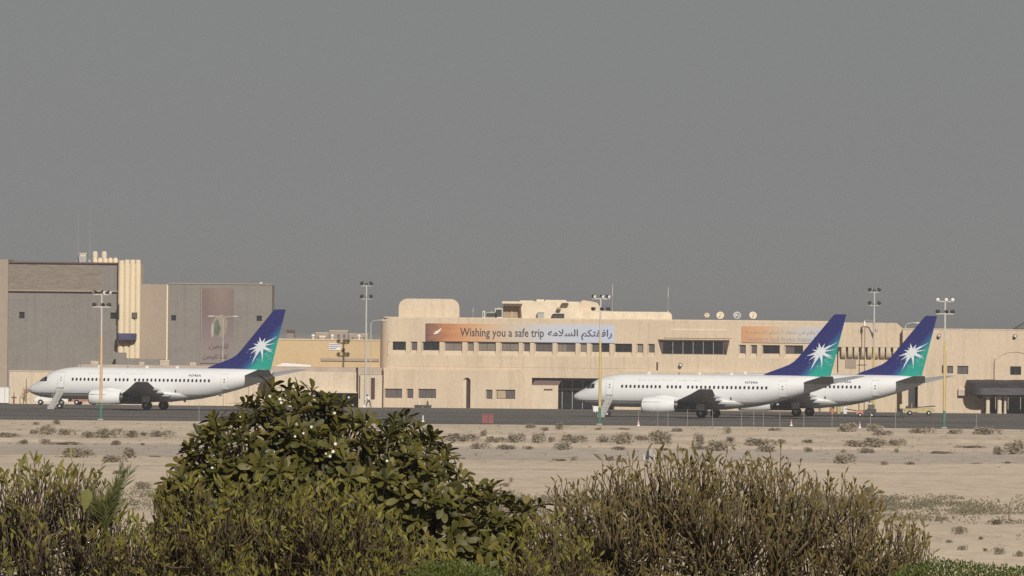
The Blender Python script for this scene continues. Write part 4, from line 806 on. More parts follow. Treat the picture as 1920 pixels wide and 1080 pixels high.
def aircraft(label, reg, gear_px, Yg, yaw, reg_s=21.9, group='white airliners parked on the apron'):
    aft = Vector((math.cos(yaw), -math.sin(yaw), 0)); gx = (gear_px-960)/F*Yg
    t = thing('airliner', label, 'aeroplane', tuple(Vector((gx, Yg, 0.006)) - aft*16.9), -yaw, group)
    def pt(key, fn, m=None, smooth='auto', par=None, name=None, lab=None):
        o = link(name or key, shared(key, lambda: fn().mesh(name or key, m, smooth=smooth)), par or t, lab); return o
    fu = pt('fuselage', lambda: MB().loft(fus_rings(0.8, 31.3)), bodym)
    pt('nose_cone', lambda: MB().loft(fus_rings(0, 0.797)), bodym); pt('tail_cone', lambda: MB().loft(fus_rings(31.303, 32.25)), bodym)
    ex = pt('exhaust', lambda: MB().lathe((32.2, 0, 4.515), (1, 0, -.15), [(0, .2), (.12, .2), (.06, .16), (0.02, 0)], 14), hotm)
    for k, s in enumerate(WX):
        o = link('cabin_window', shared(('win', round(s, 2)), lambda: oval(s, 3.68, .135, .19, .012).mesh('cabin_window', winm)), t)
    for nm, s in (('front_door', 5.05), ('rear_door', 26.55)):
        d = pt(nm+'_outline', lambda: patch(s-.46, s+.46, 2.62, 4.55, .010), doorl, True, name='cabin_door'); pt(nm+'_leaf', lambda: patch(s-.41, s+.41, 2.69, 4.50, .018), nacm, True, d, 'door_leaf')
        pt(nm+'_handle', lambda: patch(s-.13, s+.13, 3.5, 3.58, .026, 1, 1), linem, False, d, 'door_handle'); pt(nm+'_step', lambda: patch(s-.5, s+.42, 2.5, 2.57, .02, 3, 1), doorl, False, d, 'door_sill'); pt(nm+'_pane', lambda: oval(s, 3.85, .07, .1, .028, 8), winm, False, d, 'door_window')
    for nm, ss in (('front_cockpit_window', ((1.78, 3.38), (2.4, 3.36), (2.54, 3.92), (2.16, 3.84))), ('side_cockpit_window', ((2.45, 3.36), (3.05, 3.42), (3.0, 3.97), (2.59, 3.93)))):
        def mk(ss=ss):
            b = MB(); n = 4; vs = []
            for j in range(n+1):
                for i in range(n+1):
                    u, v = i/n, j/n; s = (ss[0][0]*(1-u)+ss[1][0]*u)*(1-v)+(ss[3][0]*(1-u)+ss[2][0]*u)*v; z = (ss[0][1]*(1-u)+ss[1][1]*u)*(1-v)+(ss[3][1]*(1-u)+ss[2][1]*u)*v
                    vs.append(fpt(s, z, .015))
            b.add(vs, [(j*(n+1)+i, j*(n+1)+i+1, (j+1)*(n+1)+i+1, (j+1)*(n+1)+i) for j in range(n) for i in range(n)]); return b
        pt(nm, mk, glass, False, None, 'cockpit_window')
    pt('cheat_line', lambda: patch(.95, 10.6, 1.925, 1.985, .012, 14, 1), linem, True)
    tx = link('registration', text_on_body(reg, reg_s, 1.62, 4.16, .27, bold=.02).mesh('registration', regm), t)
    pt('title_en', lambda: text_on_body('Saudi Aramco Aviation', 8.6, 4.4, 4.35, .26), titlem, False, None, 'title_lettering'); pt('title_ar', lambda: text_on_body(arabic('أرامكو السعودية'), 13.6, 2.9, 4.35, .3), titlem, False, None, 'title_lettering')
    pt('wing_fairing', lambda: MB().loft([[(s, y*w_, 1.75+h*z) for y, z in [(math.cos(2*math.pi*k/16), math.sin(2*math.pi*k/16)) for k in range(16)]] for s, w_, h in ((10.6, .9, .35), (11.6, 1.7, .6), (13, 2.05, .78), (16, 2.12, .8), (19, 2.05, .75), (20.6, 1.75, .55), (22.0, .9, .3))]), bodym)
    for sd_ in (-1, 1):
        nm = 'port' if sd_ < 0 else 'starboard'
        wg_ = pt('wing_'+nm, lambda: wing_mesh([(11.8, sd_*1.0, 1.72, 8.1, 1.0), (12.5, sd_*2.0, 1.80, 7.3, 1.0), (14.9, sd_*5.6, 2.16, 4.75, .95), (18.0, sd_*11.5, 2.82, 3.15, .9), (20.7, sd_*16.7, 3.48, 1.72, .85), (21.3, sd_*17.15, 3.55, 1.1, .6)]), wingm, 'auto', None, 'wing')
        for k, (y, s, L_) in enumerate(((4.1, 17.2, 3.4), (7.6, 18.0, 3.0), (11.0, 19.3, 2.6))):
            z = 1.72+.108*y
            pt('fairing_%s%d' % (nm, k), lambda: MB().lathe((s, sd_*y, z-.18), (1, 0, -.07), [(0, .02), (.25*L_, .17), (.6*L_, .2), (.85*L_, .13), (L_, .01)], 10), wingm, 'auto', wg_, 'flap_fairing')
        ey = sd_*4.83
        def nac():
            rings = []
            for s, r in ((10.25, .86), (10.3, .93), (10.7, 1.02), (11.5, 1.06), (12.6, 1.05), (13.6, .95), (14.3, .84)):
                rings.append([(s, ey+r*math.cos(2*math.pi*k/24), 1.50+max(-.86, r*math.sin(2*math.pi*k/24)*.97)) for k in range(24)])
            return MB().loft(rings, False)
        en = pt('engine_'+nm, nac, nacm, 'auto', None, 'engine')
        pt('lip_'+nm, lambda: MB().loft([[(s, ey+r*math.cos(2*math.pi*k/24), 1.50+max(-.84, r*math.sin(2*math.pi*k/24)*.97)) for k in range(24)] for s, r in ((10.34, .945), (10.2, .90), (10.18, .85), (10.3, .79), (10.9, .77))], False), lipm, True, en, 'inlet_lip')
        pt('fan_'+nm, lambda: MB().lathe((10.9, ey, 1.48), (-1, 0, 0), [(0, .76), (.02, .76), (.05, .25), (.35, .02)], 20), hotm, 'auto', en, 'fan')
        pt('core_'+nm, lambda: MB().lathe((13.9, ey, 1.5), (1, 0, 0), [(0, .8), (.38, .8), (.36, .6), (.9, .45), (.9, .3), (1.4, .04)], 20), hotm, 'auto', en, 'exhaust_cone')
        pt('pylon_'+nm, lambda: MB().prism([(11.3, 2.45), (13.0, 2.72), (15.4, 2.3), (15.8, 1.95), (14.4, 2.0), (13.0, 2.25)], ey-.16, ey+.16), nacm, False, en, 'pylon')
        pt('cowl_line_'+nm, lambda: MB().loft([[(s, ey-1.062*(1 if s < 12.7 else .985)*math.cos(a), 1.5+1.03*math.sin(a)) for a in (.36, .40)] + [(s, ey-1.05*math.cos(a), 1.5+1.0*math.sin(a)) for a in (.40, .36)] for s in (10.5, 11.6, 12.6)]), linem, False, en, 'cowl_seam') if sd_ < 0 else None
        pt('stab_'+nm, lambda: wing_mesh([(28.5, sd_*.35, 4.28, 4.1, .8), (29.0, sd_*1.1, 4.38, 3.75, .8), (32.8, sd_*6.7, 5.11, 1.5, .7), (33.3, sd_*7.15, 5.16, .95, .5)]), wingm, 'auto', None, 'tailplane')
        for dy in (2.62, 3.08):
            wheel(t, (16.9, sd_*dy, .565), .565, .38)
        pt('strut_'+nm, lambda: MB().tube((16.9, sd_*2.85, .5), (16.75, sd_*2.95, 2.1), .11, .13, 10).tube((16.9, sd_*2.5, .565), (16.9, sd_*3.2, .565), .07, .07, 8).tube((16.9, sd_*2.85, 1.0), (16.1, sd_*2.2, 1.8), .05, .05, 6), metal_g, 'auto', None, 'main_gear_leg')
        pt('gdoor_'+nm, lambda: MB().box(16.4, 17.4, sd_*3.3, sd_*3.34, .95, 1.75), nacm, False, None, 'gear_door')
    fo = link('fin', shared('fin', build_fin), t); link('star_emblem', shared('starp', lambda: build_star(-1)), fo); link('star_emblem', shared('stars', lambda: build_star(1)), fo)
    pt('rudder_hinge', lambda: MB().prism([(31.2, 5.3), (31.25, 5.3), (33.2, 12.4), (33.15, 12.4)], -.02, .02), finm, False, fo, 'rudder_seam')
    for dy in (-.2, .2): wheel(t, (4.3, dy, .34), .34, .19)
    pt('nose_strut', lambda: MB().tube((4.3, 0, .3), (4.25, 0, 1.4), .07, .09, 8).tube((4.3, -.22, .34), (4.3, .22, .34), .05, .05, 8), metal_g, 'auto', None, 'nose_gear_leg')
    for dy in (-.45, .45): pt('ngd%s' % dy, lambda: MB().box(3.6, 4.3, dy-.02, dy+.02, .75, 1.35), nacm, False, None, 'gear_door')
    for k, (s, hgt, up_) in enumerate(((9.2, .3, 1), (19.5, .28, 1), (15.5, .26, 1), (20.5, .28, -1), (25.2, .3, -1))):
        def bl(s=s, hgt=hgt, up_=up_):
            top, bot, hw = st(s); z = top-.03 if up_ > 0 else bot+.03
            return MB().prism([(s, z), (s+.45, z), (s+.42, z+up_*hgt), (s+.22, z+up_*hgt)], -.03, .03)
        pt('blade%d' % k, bl, white, False, None, 'blade_antenna')
    pt('beacon', lambda: MB().lathe((13.2, 0, 5.19), (0, 0, 1), [(0, .1), (.1, .1), (.18, .05), (.2, 0)], 10), redp, 'auto')
    pt('outlet', lambda: oval(20.2, 2.35, .1, .17, .02), linem, False, None, 'outflow_valve')
    # folding airstair at the front door
    def stair():
        b = MB(); n = 9; y0, z0, y1, z1 = -1.9, 2.3, -5.1, .1
        b.add([(4.62, y0, z0), (5.5, y0, z0), (5.5, y1, z1), (4.62, y1, z1), (4.62, y0, z0-.3), (5.5, y0, z0-.3), (5.5, y1, z1-.1), (4.62, y1, z1-.1)], [(0, 1, 2, 3), (7, 6, 5, 4), (0, 3, 7, 4), (1, 5, 6, 2), (3, 2, 6, 7), (0, 4, 5, 1)])
        return b
    sa = thing('airstair', {'N745A': 'grey folding stair at the front door of the aircraft on the left', 'N739A': 'grey folding stair at the front door of the middle aircraft', 'N743A': 'grey folding stair at the hidden front door of the rearmost aircraft'}[reg], 'stairs', t.location, -yaw, 'folding stairs at the front doors')
    pt('stair_ramp', stair, stairm, False, sa)
    for k in range(9):
        u = (k+.5)/9; y = -1.9-3.2*u; z = 2.3-2.2*u; o = pt('tread', lambda: MB().box(4.66, 5.46, -.13, .15, -.08, .012), stairm, False, sa); o.location = (0, y, z+.03)
    for s in (4.64, 5.48): pt('rail%s' % s, lambda: MB().path([(s, -1.95, 2.75), (s, -2.2, 2.7), (s, -4.9, .7), (s, -5.05, .2)], .02, 6).tube((s, -3.2, 1.3), (s, -3.2, 1.95), .016, .016, 5).tube((s, -4.2, .65), (s, -4.2, 1.2), .016, .016, 5), stairm, False, sa, 'handrail')
    if reg == 'N743A':              # nothing of it shows: leave the stair stowed
        for c in list(sa.children): bpy.data.objects.remove(c)
        bpy.data.objects.remove(sa)
    return t
aircraft('white airliner with blue and teal fin, alone on the left before the grey tower', 'N745A', 293.5, 1183.0, R(19))
aircraft('white airliner with blue and teal fin, the nearer of the right pair', 'N739A', 1330.5, 1146.0, R(18))
aircraft('white airliner with blue and teal fin, half hidden behind the middle one', 'N743A', 1508, 1183.0, R(18))
# ------------------------------------------------------------------ floodlight masts, fence, vehicles, people
def lamp_head(par, c, face, m_front, s=0.30, name='floodlight'):
    """short drum lamp facing along face"""
    f = Vector(face).normalized(); c = Vector(c)
    o = MB().lathe(c-f*.28, f, [(0, .05), (.06, s*.55), (.2, s*.9), (.4, s), (.46, s), (.46, s*.9)], 14).build(name, lampblk, par, smooth='auto')
    MB().lathe(c+f*.175, f, [(0, s*.92), (.02, s*.9), (.03, 0)], 14).build('lens', m_front, o, smooth='auto'); return o
def mast(x, yb, yt, yc, lab, mid, tops, faces):
    Y = 1049.0; b = P(x, yb, Y); h = P(x, yt, Y).z; t = thing('floodlight_mast', lab, 'floodlight mast', (b.x, Y, 0.006), 0, 'tall floodlight masts along the apron edge')
    hm = P(x, yc, Y).z
    MB().tube((0, 0, 0), (0, 0, 1.9), .155, .15, 12).build('green_base', pole_g, t, smooth='auto'); MB().box(-.3, .3, -.3, .3, 0, .12).build('foot_plate', metal_g, t)
    MB().tube((0, 0, 1.9), (0, 0, h*.66), .15, .115, 12).build('pole', mid, t, smooth='auto'); MB().tube((0, 0, h*.66), (0, 0, h-.05), .113, .09, 12).build('pole_top', pole_w, t, smooth='auto')
    for z, fs, nm in ((h-.1, tops, 0), (hm, faces, 1)):
        MB().box(-.95, .95, -.06, .06, z-.2, z-.1).build('cross_arm', pole_w, t)
        for k, dx in enumerate((-.78, .12, .80)): lamp_head(t, (dx, 0, z+.1), fs[k], lampglass if nm == 0 else metal_d, .21)
    MB().tube((.16, -.02, 1.2), (.16, -.02, h*.6), .02, .02, 5).build('conduit', metal_g, t)
mast(188.5, 788.5, 548, 573, 'floodlight mast with tan pole and green base before the first aircraft', pole_o, [(-1, -.5, -.2), (.9, -.8, -.2), (.9, -.7, -.2)], [(-1, .6, -.2), (.2, 1, -.2), (1, .6, -.2)])
mast(1124, 798, 556, 581, 'floodlight mast with yellow pole and green base at the middle aircraft nose', pole_y, [(.8, -.8, -.2), (.8, -.8, -.2), (.8, -.8, -.2)], [(-1, .6, -.2), (.2, 1, -.2), (1, .6, -.2)])
mast(1770, 801, 561, 586, 'floodlight mast with orange-yellow pole before the arcade block', pole_y, [(-.1, -1, -.2), (0, -1, -.2), (.1, -1, -.2)], [(-1, .6, -.2), (.2, 1, -.2), (1, .6, -.2)])
def back_mast(x, yt, Y, lab, m):
    b = P(x, 760, Y); h = P(x, yt, Y).z; t = thing('lighting_pole', lab, 'light pole', (b.x, Y, 0.006), 0, 'tall poles close to the terminal')
    MB().tube((0, 0, 0), (0, 0, h*.55), .17, .13, 12).build('pole', m, t, smooth='auto'); MB().tube((0, 0, h*.55), (0, 0, h), .128, .1, 12).build('pole_top', pole_w, t, smooth='auto'); MB().box(-.4, .4, -.4, .4, 0, .15).build('foot_plate', metal_g, t)
    for z, k in ((h-.05, 0), (h-1.75, 1)):
        MB().box(-.75, .75, -.07, .07, z-.15, z-.03).build('cross_arm', metal_g, t)
        for dx in (-.6, .0, .6): lamp_head(t, (dx, -.1 if dx else .4, z+(.25 if dx else .05)), (dx, .25, -.55), metal_d, .22)
back_mast(685, 534, 1246, 'pale lighting pole with dark lamps at the left end of the terminal', pole_w)
back_mast(1637.5, 546, 1232, 'yellow lighting pole with dark lamps between the two right fins', pole_y)
def street_lamp(x, yb, yt, Y, arms, lab, m=pole_w):
    b = P(x, yb, Y); h = P(x, yt, Y).z; z0 = 0.006; t = thing('street_lamp', lab, 'street lamp', (b.x, Y, z0), 0, 'street lamps by the buildings')
    MB().tube((0, 0, 0), (0, 0, h-.4), .09, .06, 8).build('post', m, t, smooth='auto'); MB().box(-.2, .2, -.2, .2, 0, .12).build('foot_plate', metal_g, t)
    for a in arms:
        MB().path([(0, 0, h-.45), (a*.25, 0, h-.12), (a*1.0, 0, h), (a*1.4, 0, h)], .045, 6).build('arm', m, t); MB().lathe((a*1.2, 0, h-.02), (a, 0, -.05), [(0, .05), (.15, .12), (.7, .14), (.9, .03)], 10).build('lantern', m, t, smooth='auto')
street_lamp(694, 760, 600, 1248, (1,), 'slim street lamp with a bent arm at the terminal corner')
street_lamp(417.5, 690, 593, 1300, (-1, 1), 'white twin-arm street lamp in front of the tall mauve banner')
street_lamp(1697, 690, 605, 1270, (1,), 'slim street lamp between the corbelled block and the third fin')
# twin wall lamp on the corbelled block
q = P(1622, 605, TY-3); t = thing('twin_lamp_post', 'brown post with two drooping lamps before the corbelled block', 'street lamp', (P(1621, 690, TY-3).x, TY-3, 0.006)); hz = q.z
MB().tube((0, 0, 0), (0, 0, hz), .06, .05, 8).build('post', mat('brown_pole', (0.2, 0.13, 0.09), .7, .1, 2), t, smooth='auto')
MB().path([(0, 0, hz-1.2), (-.1, 0, hz+.2), (.3, 0, hz+.35), (.9, 0, hz+.2), (1.3, 0, hz-.6)], .07, 6).build('arm', metal_g, t); MB().lathe((1.25, 0, hz-.4), (.45, 0, -1), [(0, .06), (.3, .16), (.8, .18), (.85, 0)], 10).build('lantern', metal_g, t, smooth='auto'); MB().lathe((-.05, 0, hz+.25), (0, 0, -1), [(0, .06), (.3, .16), (.7, .18), (.75, 0)], 10).build('lantern', white, t, smooth='auto')
# perimeter fence posts with wires
FY = 1043.5
fpx = [373, 1197, 1233, 1252, 1289, 1336, 1390, 1413, 1431, 1462, 1507, 1560, 1632, 1679, 1831]
fe = thing('perimeter_fence', 'thin wire fence of slender grey posts along the apron edge', 'fence', (P(1400, 800, FY).x, FY, 0.008)); FO = tuple(fe.location)
post_me = MB().tube((0, 0, 0), (0, 0, 1.8), .026, .024, 6).tube((0, 0, 1.8), (0, -.2, 1.98), .018, .018, 5).mesh('post', metal_g)
for x in fpx:
    o = link('post', post_me, fe); o.location = Vector((P(x, 798, FY).x, FY, 0.008)) - Vector(FO); o.scale.z = random.uniform(.85, 1.1)
for z in (.9, 1.8): MB().tube((P(1190, 798, FY).x, FY, z), (P(1835, 798, FY).x, FY, z), .004, .004, 4).build('wire', metal_g, fe, FO)
# red box, track marker, beacons
q = G(914, 796); t = thing('red_cabinet', 'dull red box standing at the apron edge', 'cabinet', (q.x, q.y+6, 0.006)); MB().box(-.62, .62, -.35, .35, .06, 1.0).build('body', redp, t); MB().prism([(-.66, 1.0), (.66, 1.0), (.6, 1.1), (-.6, 1.1)], -.4, .4).build('lid', redp, t); MB().box(-.6, .6, -.3, .3, 0, .058).build('plinth', metal_d, t); MB().box(.05, .09, -.37, -.352, .1, .95).build('door_seam', metal_d, t)
q = G(1217, 863); t = thing('track_marker', 'small grey and white marker box with a black face on the sandy track', 'marker', (q.x, q.y, 0.006)); MB().prism([(-.36, 0), (.36, 0), (.24, .85), (-.14, .85)], -.15, .3).build('body', mat('marker_grey', (.32, .32, .33), .6, .15, 3), t); MB().prism([(-.30, .1), (.0, .05), (-.02, .84), (-.13, .8)], -.19, -.152).build('black_face', lampblk, t); MB().box(-.42, -.362, -.2, .2, 0, .45).build('side_flap', white, t); MB().box(.362, .42, -.2, .2, 0, .45).build('side_flap', white, t)
for k, (x, y) in enumerate(((1197, 799), (1483.5, 799), (1612, 803), (793, 791))):
    q = G(x, y); t = thing('edge_light', '%s small orange and white apron edge marker from the left' % ordinal([1, 2, 3, 0][k]), 'marker', (q.x, max(q.y, 1000), 0.008), 0, 'apron edge markers')
    MB().lathe((0, 0, 0), (0, 0, 1), [(0, .2), (.05, .2), (.07, .13), (.4, .09), (.42, 0)], 12).build('cone', white, t, smooth='auto'); MB().lathe((0, 0, .4), (0, 0, 1), [(0, .08), (.2, .07), (.32, .04), (.34, 0)], 10).build('cap', orange if k < 3 else white, t, smooth='auto'); MB().lathe((0, 0, .2), (0, 0, 1), [(0, .125), (.1, .115)], 12).build('band', orange if k < 3 else metal_g, t)
def pickup(x, Y, lab, m, name='pickup_truck', cat='pickup', L_=4.6, cabx=(-1.2, .7), rz=0.0, h=1.55, group='vehicles by the low cream building'):
    t = thing(name, lab, cat, (P(x, 765, Y).x, Y, 0.006), rz, group)
    hl = L_/2
    MB().prism([(-hl, .42), (hl, .42), (hl, .95), (cabx[1]+.2, .98), (cabx[0]-.7, .98), (-hl+.1, .9)], -.8, .8).build('body', m, t)
    MB().prism([(cabx[0]-.55, .982), (cabx[1]+.1, .982), (cabx[1]-.1, h), (cabx[0]+.1, h)], -.72, .72).build('cab', m, t)
    for s in (-.725, .725): MB().prism([(cabx[0]-.3, 1.02), (cabx[1]-.05, 1.02), (cabx[1]-.15, h-.08), (cabx[0]+.12, h-.08)], s-.004, s+.004).build('side_window', glass, t)
    for sx in (-hl*.62, hl*.62):
        for sy in (-.78, .78): w_ = wheel(t, (sx, sy, .34), .34, .22)
    MB().box(-hl-.05, -hl+.02, -.75, .75, .4, .6).build('bumper', metal_d, t); MB().box(hl-.02, hl+.05, -.75, .75, .4, .6).build('bumper', metal_d, t)
pickup(96, 1246, 'white pickup parked under the nose of the first aircraft', white, L_=4.4)
pickup(132, 1250, 'dark small car in the shade behind the first aircraft', metal_d, 'parked_car', 'car', L_=3.9, h=1.42)
pickup(160, 1249, 'red and white van behind the belly of the first aircraft', mat('van_red', (.40, .16, .14), .5, .1, 2), 'parked_van', 'van', L_=3.6, h=1.75)
q = P(6, 757, 1249); t = thing('white_container', 'white box container at the far left against the grey tower', 'container', (q.x, 1249, .006)); MB().box(-.9, .75, -.8, .8, .15, 2.2).build('body', white, t); MB().box(-.95, .8, -.85, .85, 2.2, 2.3).build('lid', metal_g, t); MB().box(-.85, .7, -.7, .7, 0, .148).build('skid', metal_d, t); MB().box(.2, .26, -.83, -.802, .2, 2.1).build('seam', metal_g, t)
q = P(26, 757, 1250); t = thing('hydrant_post', 'red hydrant post with a cross arm beside the dry tree', 'hydrant', (q.x, 1250, .006)); MB().tube((0, 0, 0), (0, 0, 1.1), .11, .1, 10).build('barrel', redp, t, smooth='auto'); MB().tube((-.35, 0, .85), (.35, 0, .85), .07, .07, 8).build('outlet', metal_d, t); MB().tube((0, 0, 1.1), (0, 0, 1.55), .05, .03, 8).build('spindle', metal_d, t)
# dry tree and slim dark pole against the cream wall
q = P(44, 756, 1251); t = thing('dry_tree', 'small leafless brown tree against the cream wall by the aircraft nose', 'tree', (q.x, 1251, .004)); rr = random.Random(3); b = MB()
MB().path([(0, 0, 0), (.05, 0, .9), (.15, 0, 1.7)], [.1, .07, .05], 6).build('trunk', mat('dry_bark', (.30, .18, .11), .9, .2, 3), t)
for k in range(46):
    z = rr.uniform(.4, 2.6); a = rr.uniform(0, 6.28); l_ = rr.uniform(.3, .8)*(1.25-z/3.2); p0 = Vector((.05+z*.05, 0, z*.65)); p1 = p0+Vector((math.cos(a)*l_, math.sin(a)*l_, rr.uniform(.3, .9))); b.path([p0, (p0+p1)/2+Vector((rr.uniform(-.1, .1), 0, .05)), p1], [.035, .025, .012], 4)
b.build('crown', MATS['dry_bark'], t)
q = P(49, 756, 1252); t = thing('sign_pole', 'slim dark pole beside the dry tree', 'pole', (q.x, 1252, .006)); MB().tube((0, 0, 0), (0, 0, 3.3), .06, .04, 8).build('post', soffit, t); MB().box(-.08, .3, -.03, .03, 1.4, 1.9).build('plate', mat('pole_plate', (.3, .12, .08), .7, .1, 2), t)
q = P(1124, 775, 1184); t = thing('service_cart', 'white ground service cart with a dark end under the middle aircraft', 'cart', (q.x, 1184, .006)); MB().box(-.78, .8, -.5, .5, .32, 1.0).build('body', white, t); MB().box(-.86, -.782, -.46, .46, .36, .96).build('dark_end', metal_d, t)
for sx in (-.5, .5):
    for sy in (-.42, .42): wheel(t, (sx, sy, .17), .17, .14)
MB().tube((.8, 0, .35), (1.5, 0, .2), .04, .04, 6).build('tow_bar', metal_d, t)
# belt loader and orange tug by the third aircraft
q = P(1722, 772, 1216); t = thing('belt_loader', 'yellow belt loader below the tail of the rearmost aircraft', 'loader', (q.x, 1214, .006))
MB().prism([(-1.9, .4), (1.9, .4), (2.0, .75), (1.6, .95), (-1.2, .85), (-1.9, .8)], -.7, .7).build('chassis', yellowp, t); MB().prism([(-1.0, .98), (-.8, .9), (2.1, 1.12), (2.0, 1.25)], -.4, .4).build('belt', metal_d, t); MB().box(-1.7, -1.1, -.5, .5, .86, 1.15).build('seat', metal_d, t); MB().tube((-.95, -.5, .9), (-.95, -.5, 1.6), .04, .04, 6).build('handrail', yellowp, t)
for sx in (-1.2, 1.2):
    for sy in (-.66, .66): wheel(t, (sx, sy, .3), .3, .2)
q = P(1619, 781, 1165); t = thing('tow_tug', 'orange-fronted dark tug beside the fence, behind the middle aircraft tail', 'tug', (q.x+.6, 1180, .006))
MB().prism([(-.9, .3), (1.5, .3), (1.5, 1.0), (.5, 1.05), (.2, .85), (-.9, .8)], -.7, .7).build('body', metal_d, t); MB().box(-.95, -.1, -.72, -.702, .35, .78).build('front_panel', orange, t); MB().box(.5, 1.3, -.5, .5, 1.052, 1.55).build('cab', mat('tug_green', (.09, .11, .08), .6, .1, 2), t); MB().tube((-.9, 0, .75), (-2.3, 0, 1.0), .06, .06, 6).build('tow_bar', metal_d, t)
for sx in (-.5, .95):
    for sy in (-.66, .66): wheel(t, (sx, sy, .27), .27, .2)
for k, (x, m_) in enumerate(((1560, orange), (1572, yellowp), (1584, white))):
    q = P(x, 772, 1225); t = thing('drum', '%s upright drum by the wall below the rearmost aircraft' % ['orange', 'yellow', 'white'][k], 'drum', (q.x, 1225, .006), 0, 'drums by the terminal wall'); MB().lathe((0, 0, 0), (0, 0, 1), [(0, .28), (.05, .3), (.3, .3), (.32, .31), (.34, .3), (.6, .3), (.62, .31), (.64, .3), (.9, .3), (.92, .28)], 14).build('body', m_, t, smooth='auto'); MB().lathe((0, 0, .92), (0, 0, 1), [(0, .29), (.03, .29), (.04, 0)], 14).build('rim', metal_d, t)
for k, x in enumerate((785, 801)):
    q = P(x, 763, TY-1.5); t = thing('kerb_planter', '%s low dark planter at the foot of the terminal wall' % ['left', 'right'][k], 'planter', (q.x, TY-1.6, .006), 0, 'planters at the terminal wall'); MB().prism([(-.5, 0), (.5, 0), (.6, .35), (-.6, .35)], -.3, .3).build('trough', metal_d, t); MB().lathe((.05, 0, .2), (0, 0, 1), [(0, .12), (.3, .16), (.6, .1), (.75, .03)], 8).build('plant', roofpale if k == 0 else mat('planter_green', (.12, .14, .06), .9, .3, 5), t)

def person(loc, rz, lab, pose, shirt, trousers):
    """one skinned body, clothes coloured by height, plus hair"""
    t = thing('person', lab, 'person', loc, rz)
    J = pose; names = list(J); idx = {n: i for i, n in enumerate(names)}
    E_ = [('hip', 'chest'), ('chest', 'neck'), ('neck', 'head'), ('chest', 'sl'), ('sl', 'el'), ('el', 'wl'), ('wl', 'fl'), ('chest', 'sr'), ('sr', 'er'), ('er', 'wr'), ('wr', 'fr'), ('hip', 'hl'), ('hl', 'kl'), ('kl', 'al'), ('al', 'tl'), ('hip', 'hr'), ('hr', 'kr'), ('kr', 'ar'), ('ar', 'tr')]
    me = bpy.data.meshes.new('body'); me.from_pydata([J[n] for n in names], [(idx[a], idx[b]) for a, b in E_], [])
    o = link('body', me, t); md = o.modifiers.new('skin', 'SKIN'); rad = {'hip': .15, 'chest': .17, 'neck': .06, 'head': .105, 'sl': .075, 'sr': .075, 'el': .05, 'er': .05, 'wl': .035, 'wr': .035, 'fl': .04, 'fr': .04, 'hl': .1, 'hr': .1, 'kl': .065, 'kr': .065, 'al': .045, 'ar': .045, 'tl': .04, 'tr': .04}
    for n in names: sv = me.skin_vertices[0].data[idx[n]]; sv.radius = (rad[n], rad[n]*(.75 if n in ('hip', 'chest') else 1)); sv.use_root = n == 'hip'
    o.modifiers.new('sub', 'SUBSURF').levels = 2; o.modifiers['sub'].render_levels = 2
    m = bpy.data.materials.new('clothes'); m.use_nodes = True; nt_ = m.node_tree; tc = nt_.nodes.new('ShaderNodeTexCoord'); sp = nt_.nodes.new('ShaderNodeSeparateXYZ'); nt_.links.new(tc.outputs['Object'], sp.inputs[0]); cr = nt_.nodes.new('ShaderNodeValToRGB'); cr.color_ramp.interpolation = 'CONSTANT'
    el = cr.color_ramp.elements; el[0].color = (.03, .03, .03, 1); el[1].position = .05; el[1].color = (*trousers, 1); x = el.new(J['hip'][2]/2+.02); x.color = (*shirt, 1); x = el.new(J['neck'][2]/2); x.color = (.25, .14, .09, 1)
    mr = nt_.nodes.new('ShaderNodeMapRange'); mr.inputs['From Max'].default_value = 2.0; nt_.links.new(sp.outputs['Z'], mr.inputs['Value']); nt_.links.new(mr.outputs[0], cr.inputs[0]); nt_.links.new(cr.outputs[0], nt_.nodes['Principled BSDF'].inputs['Base Color']); me.materials.append(m)
    hd = Vector(J['head']); MB().lathe(hd+Vector((0, .01, .02)), (0, .15, 1), [(-.02, .1), (.05, .115), (.1, .09), (.13, .0)], 12).build('hair', lampblk, t, smooth=True)
    return t
STAND = {'hip': (0, 0, .95), 'chest': (0, 0, 1.32), 'neck': (0, 0, 1.5), 'head': (0, -.02, 1.64), 'sl': (-.19, 0, 1.42), 'el': (-.25, 0, 1.14), 'wl': (-.24, -.1, .9), 'fl': (-.24, -.13, .8), 'sr': (.19, 0, 1.42), 'er': (.25, 0, 1.14), 'wr': (.24, -.1, .9), 'fr': (.24, -.13, .8), 'hl': (-.1, 0, .88), 'kl': (-.11, -.02, .5), 'al': (-.11, .02, .1), 'tl': (-.11, -.14, .05), 'hr': (.1, 0, .88), 'kr': (.12, -.1, .52), 'ar': (.13, .03, .1), 'tr': (.13, -.13, .05)}
BEND = dict(STAND); BEND.update({'chest': (-.12, -.08, 1.28), 'neck': (-.18, -.12, 1.45), 'head': (-.2, -.15, 1.58), 'sl': (-.3, -.1, 1.36), 'el': (-.42, -.2, 1.14), 'wl': (-.5, -.3, .98), 'fl': (-.53, -.34, .92), 'sr': (.06, -.1, 1.38), 'er': (.1, -.25, 1.12), 'wr': (-.05, -.36, .98), 'fr': (-.1, -.4, .94), 'kl': (-.24, -.12, .55), 'al': (-.3, 0, .1), 'tl': (-.34, -.14, .05), 'kr': (.2, .0, .5), 'ar': (.3, .1, .1), 'tr': (.28, -.05, .05)})
q = P(690, 764, 1240); person((q.x, 1246, .006), 0, 'person in white shirt and dark trousers striding beside the maroon door', BEND, (.72, .7, .68), (.04, .038, .04))
q = P(1693, 778, 1190); person((q.x, 1195, .006), R(40), 'person in a pale yellow top standing by the belt loader', STAND, (.62, .58, .33), (.06, .055, .05))
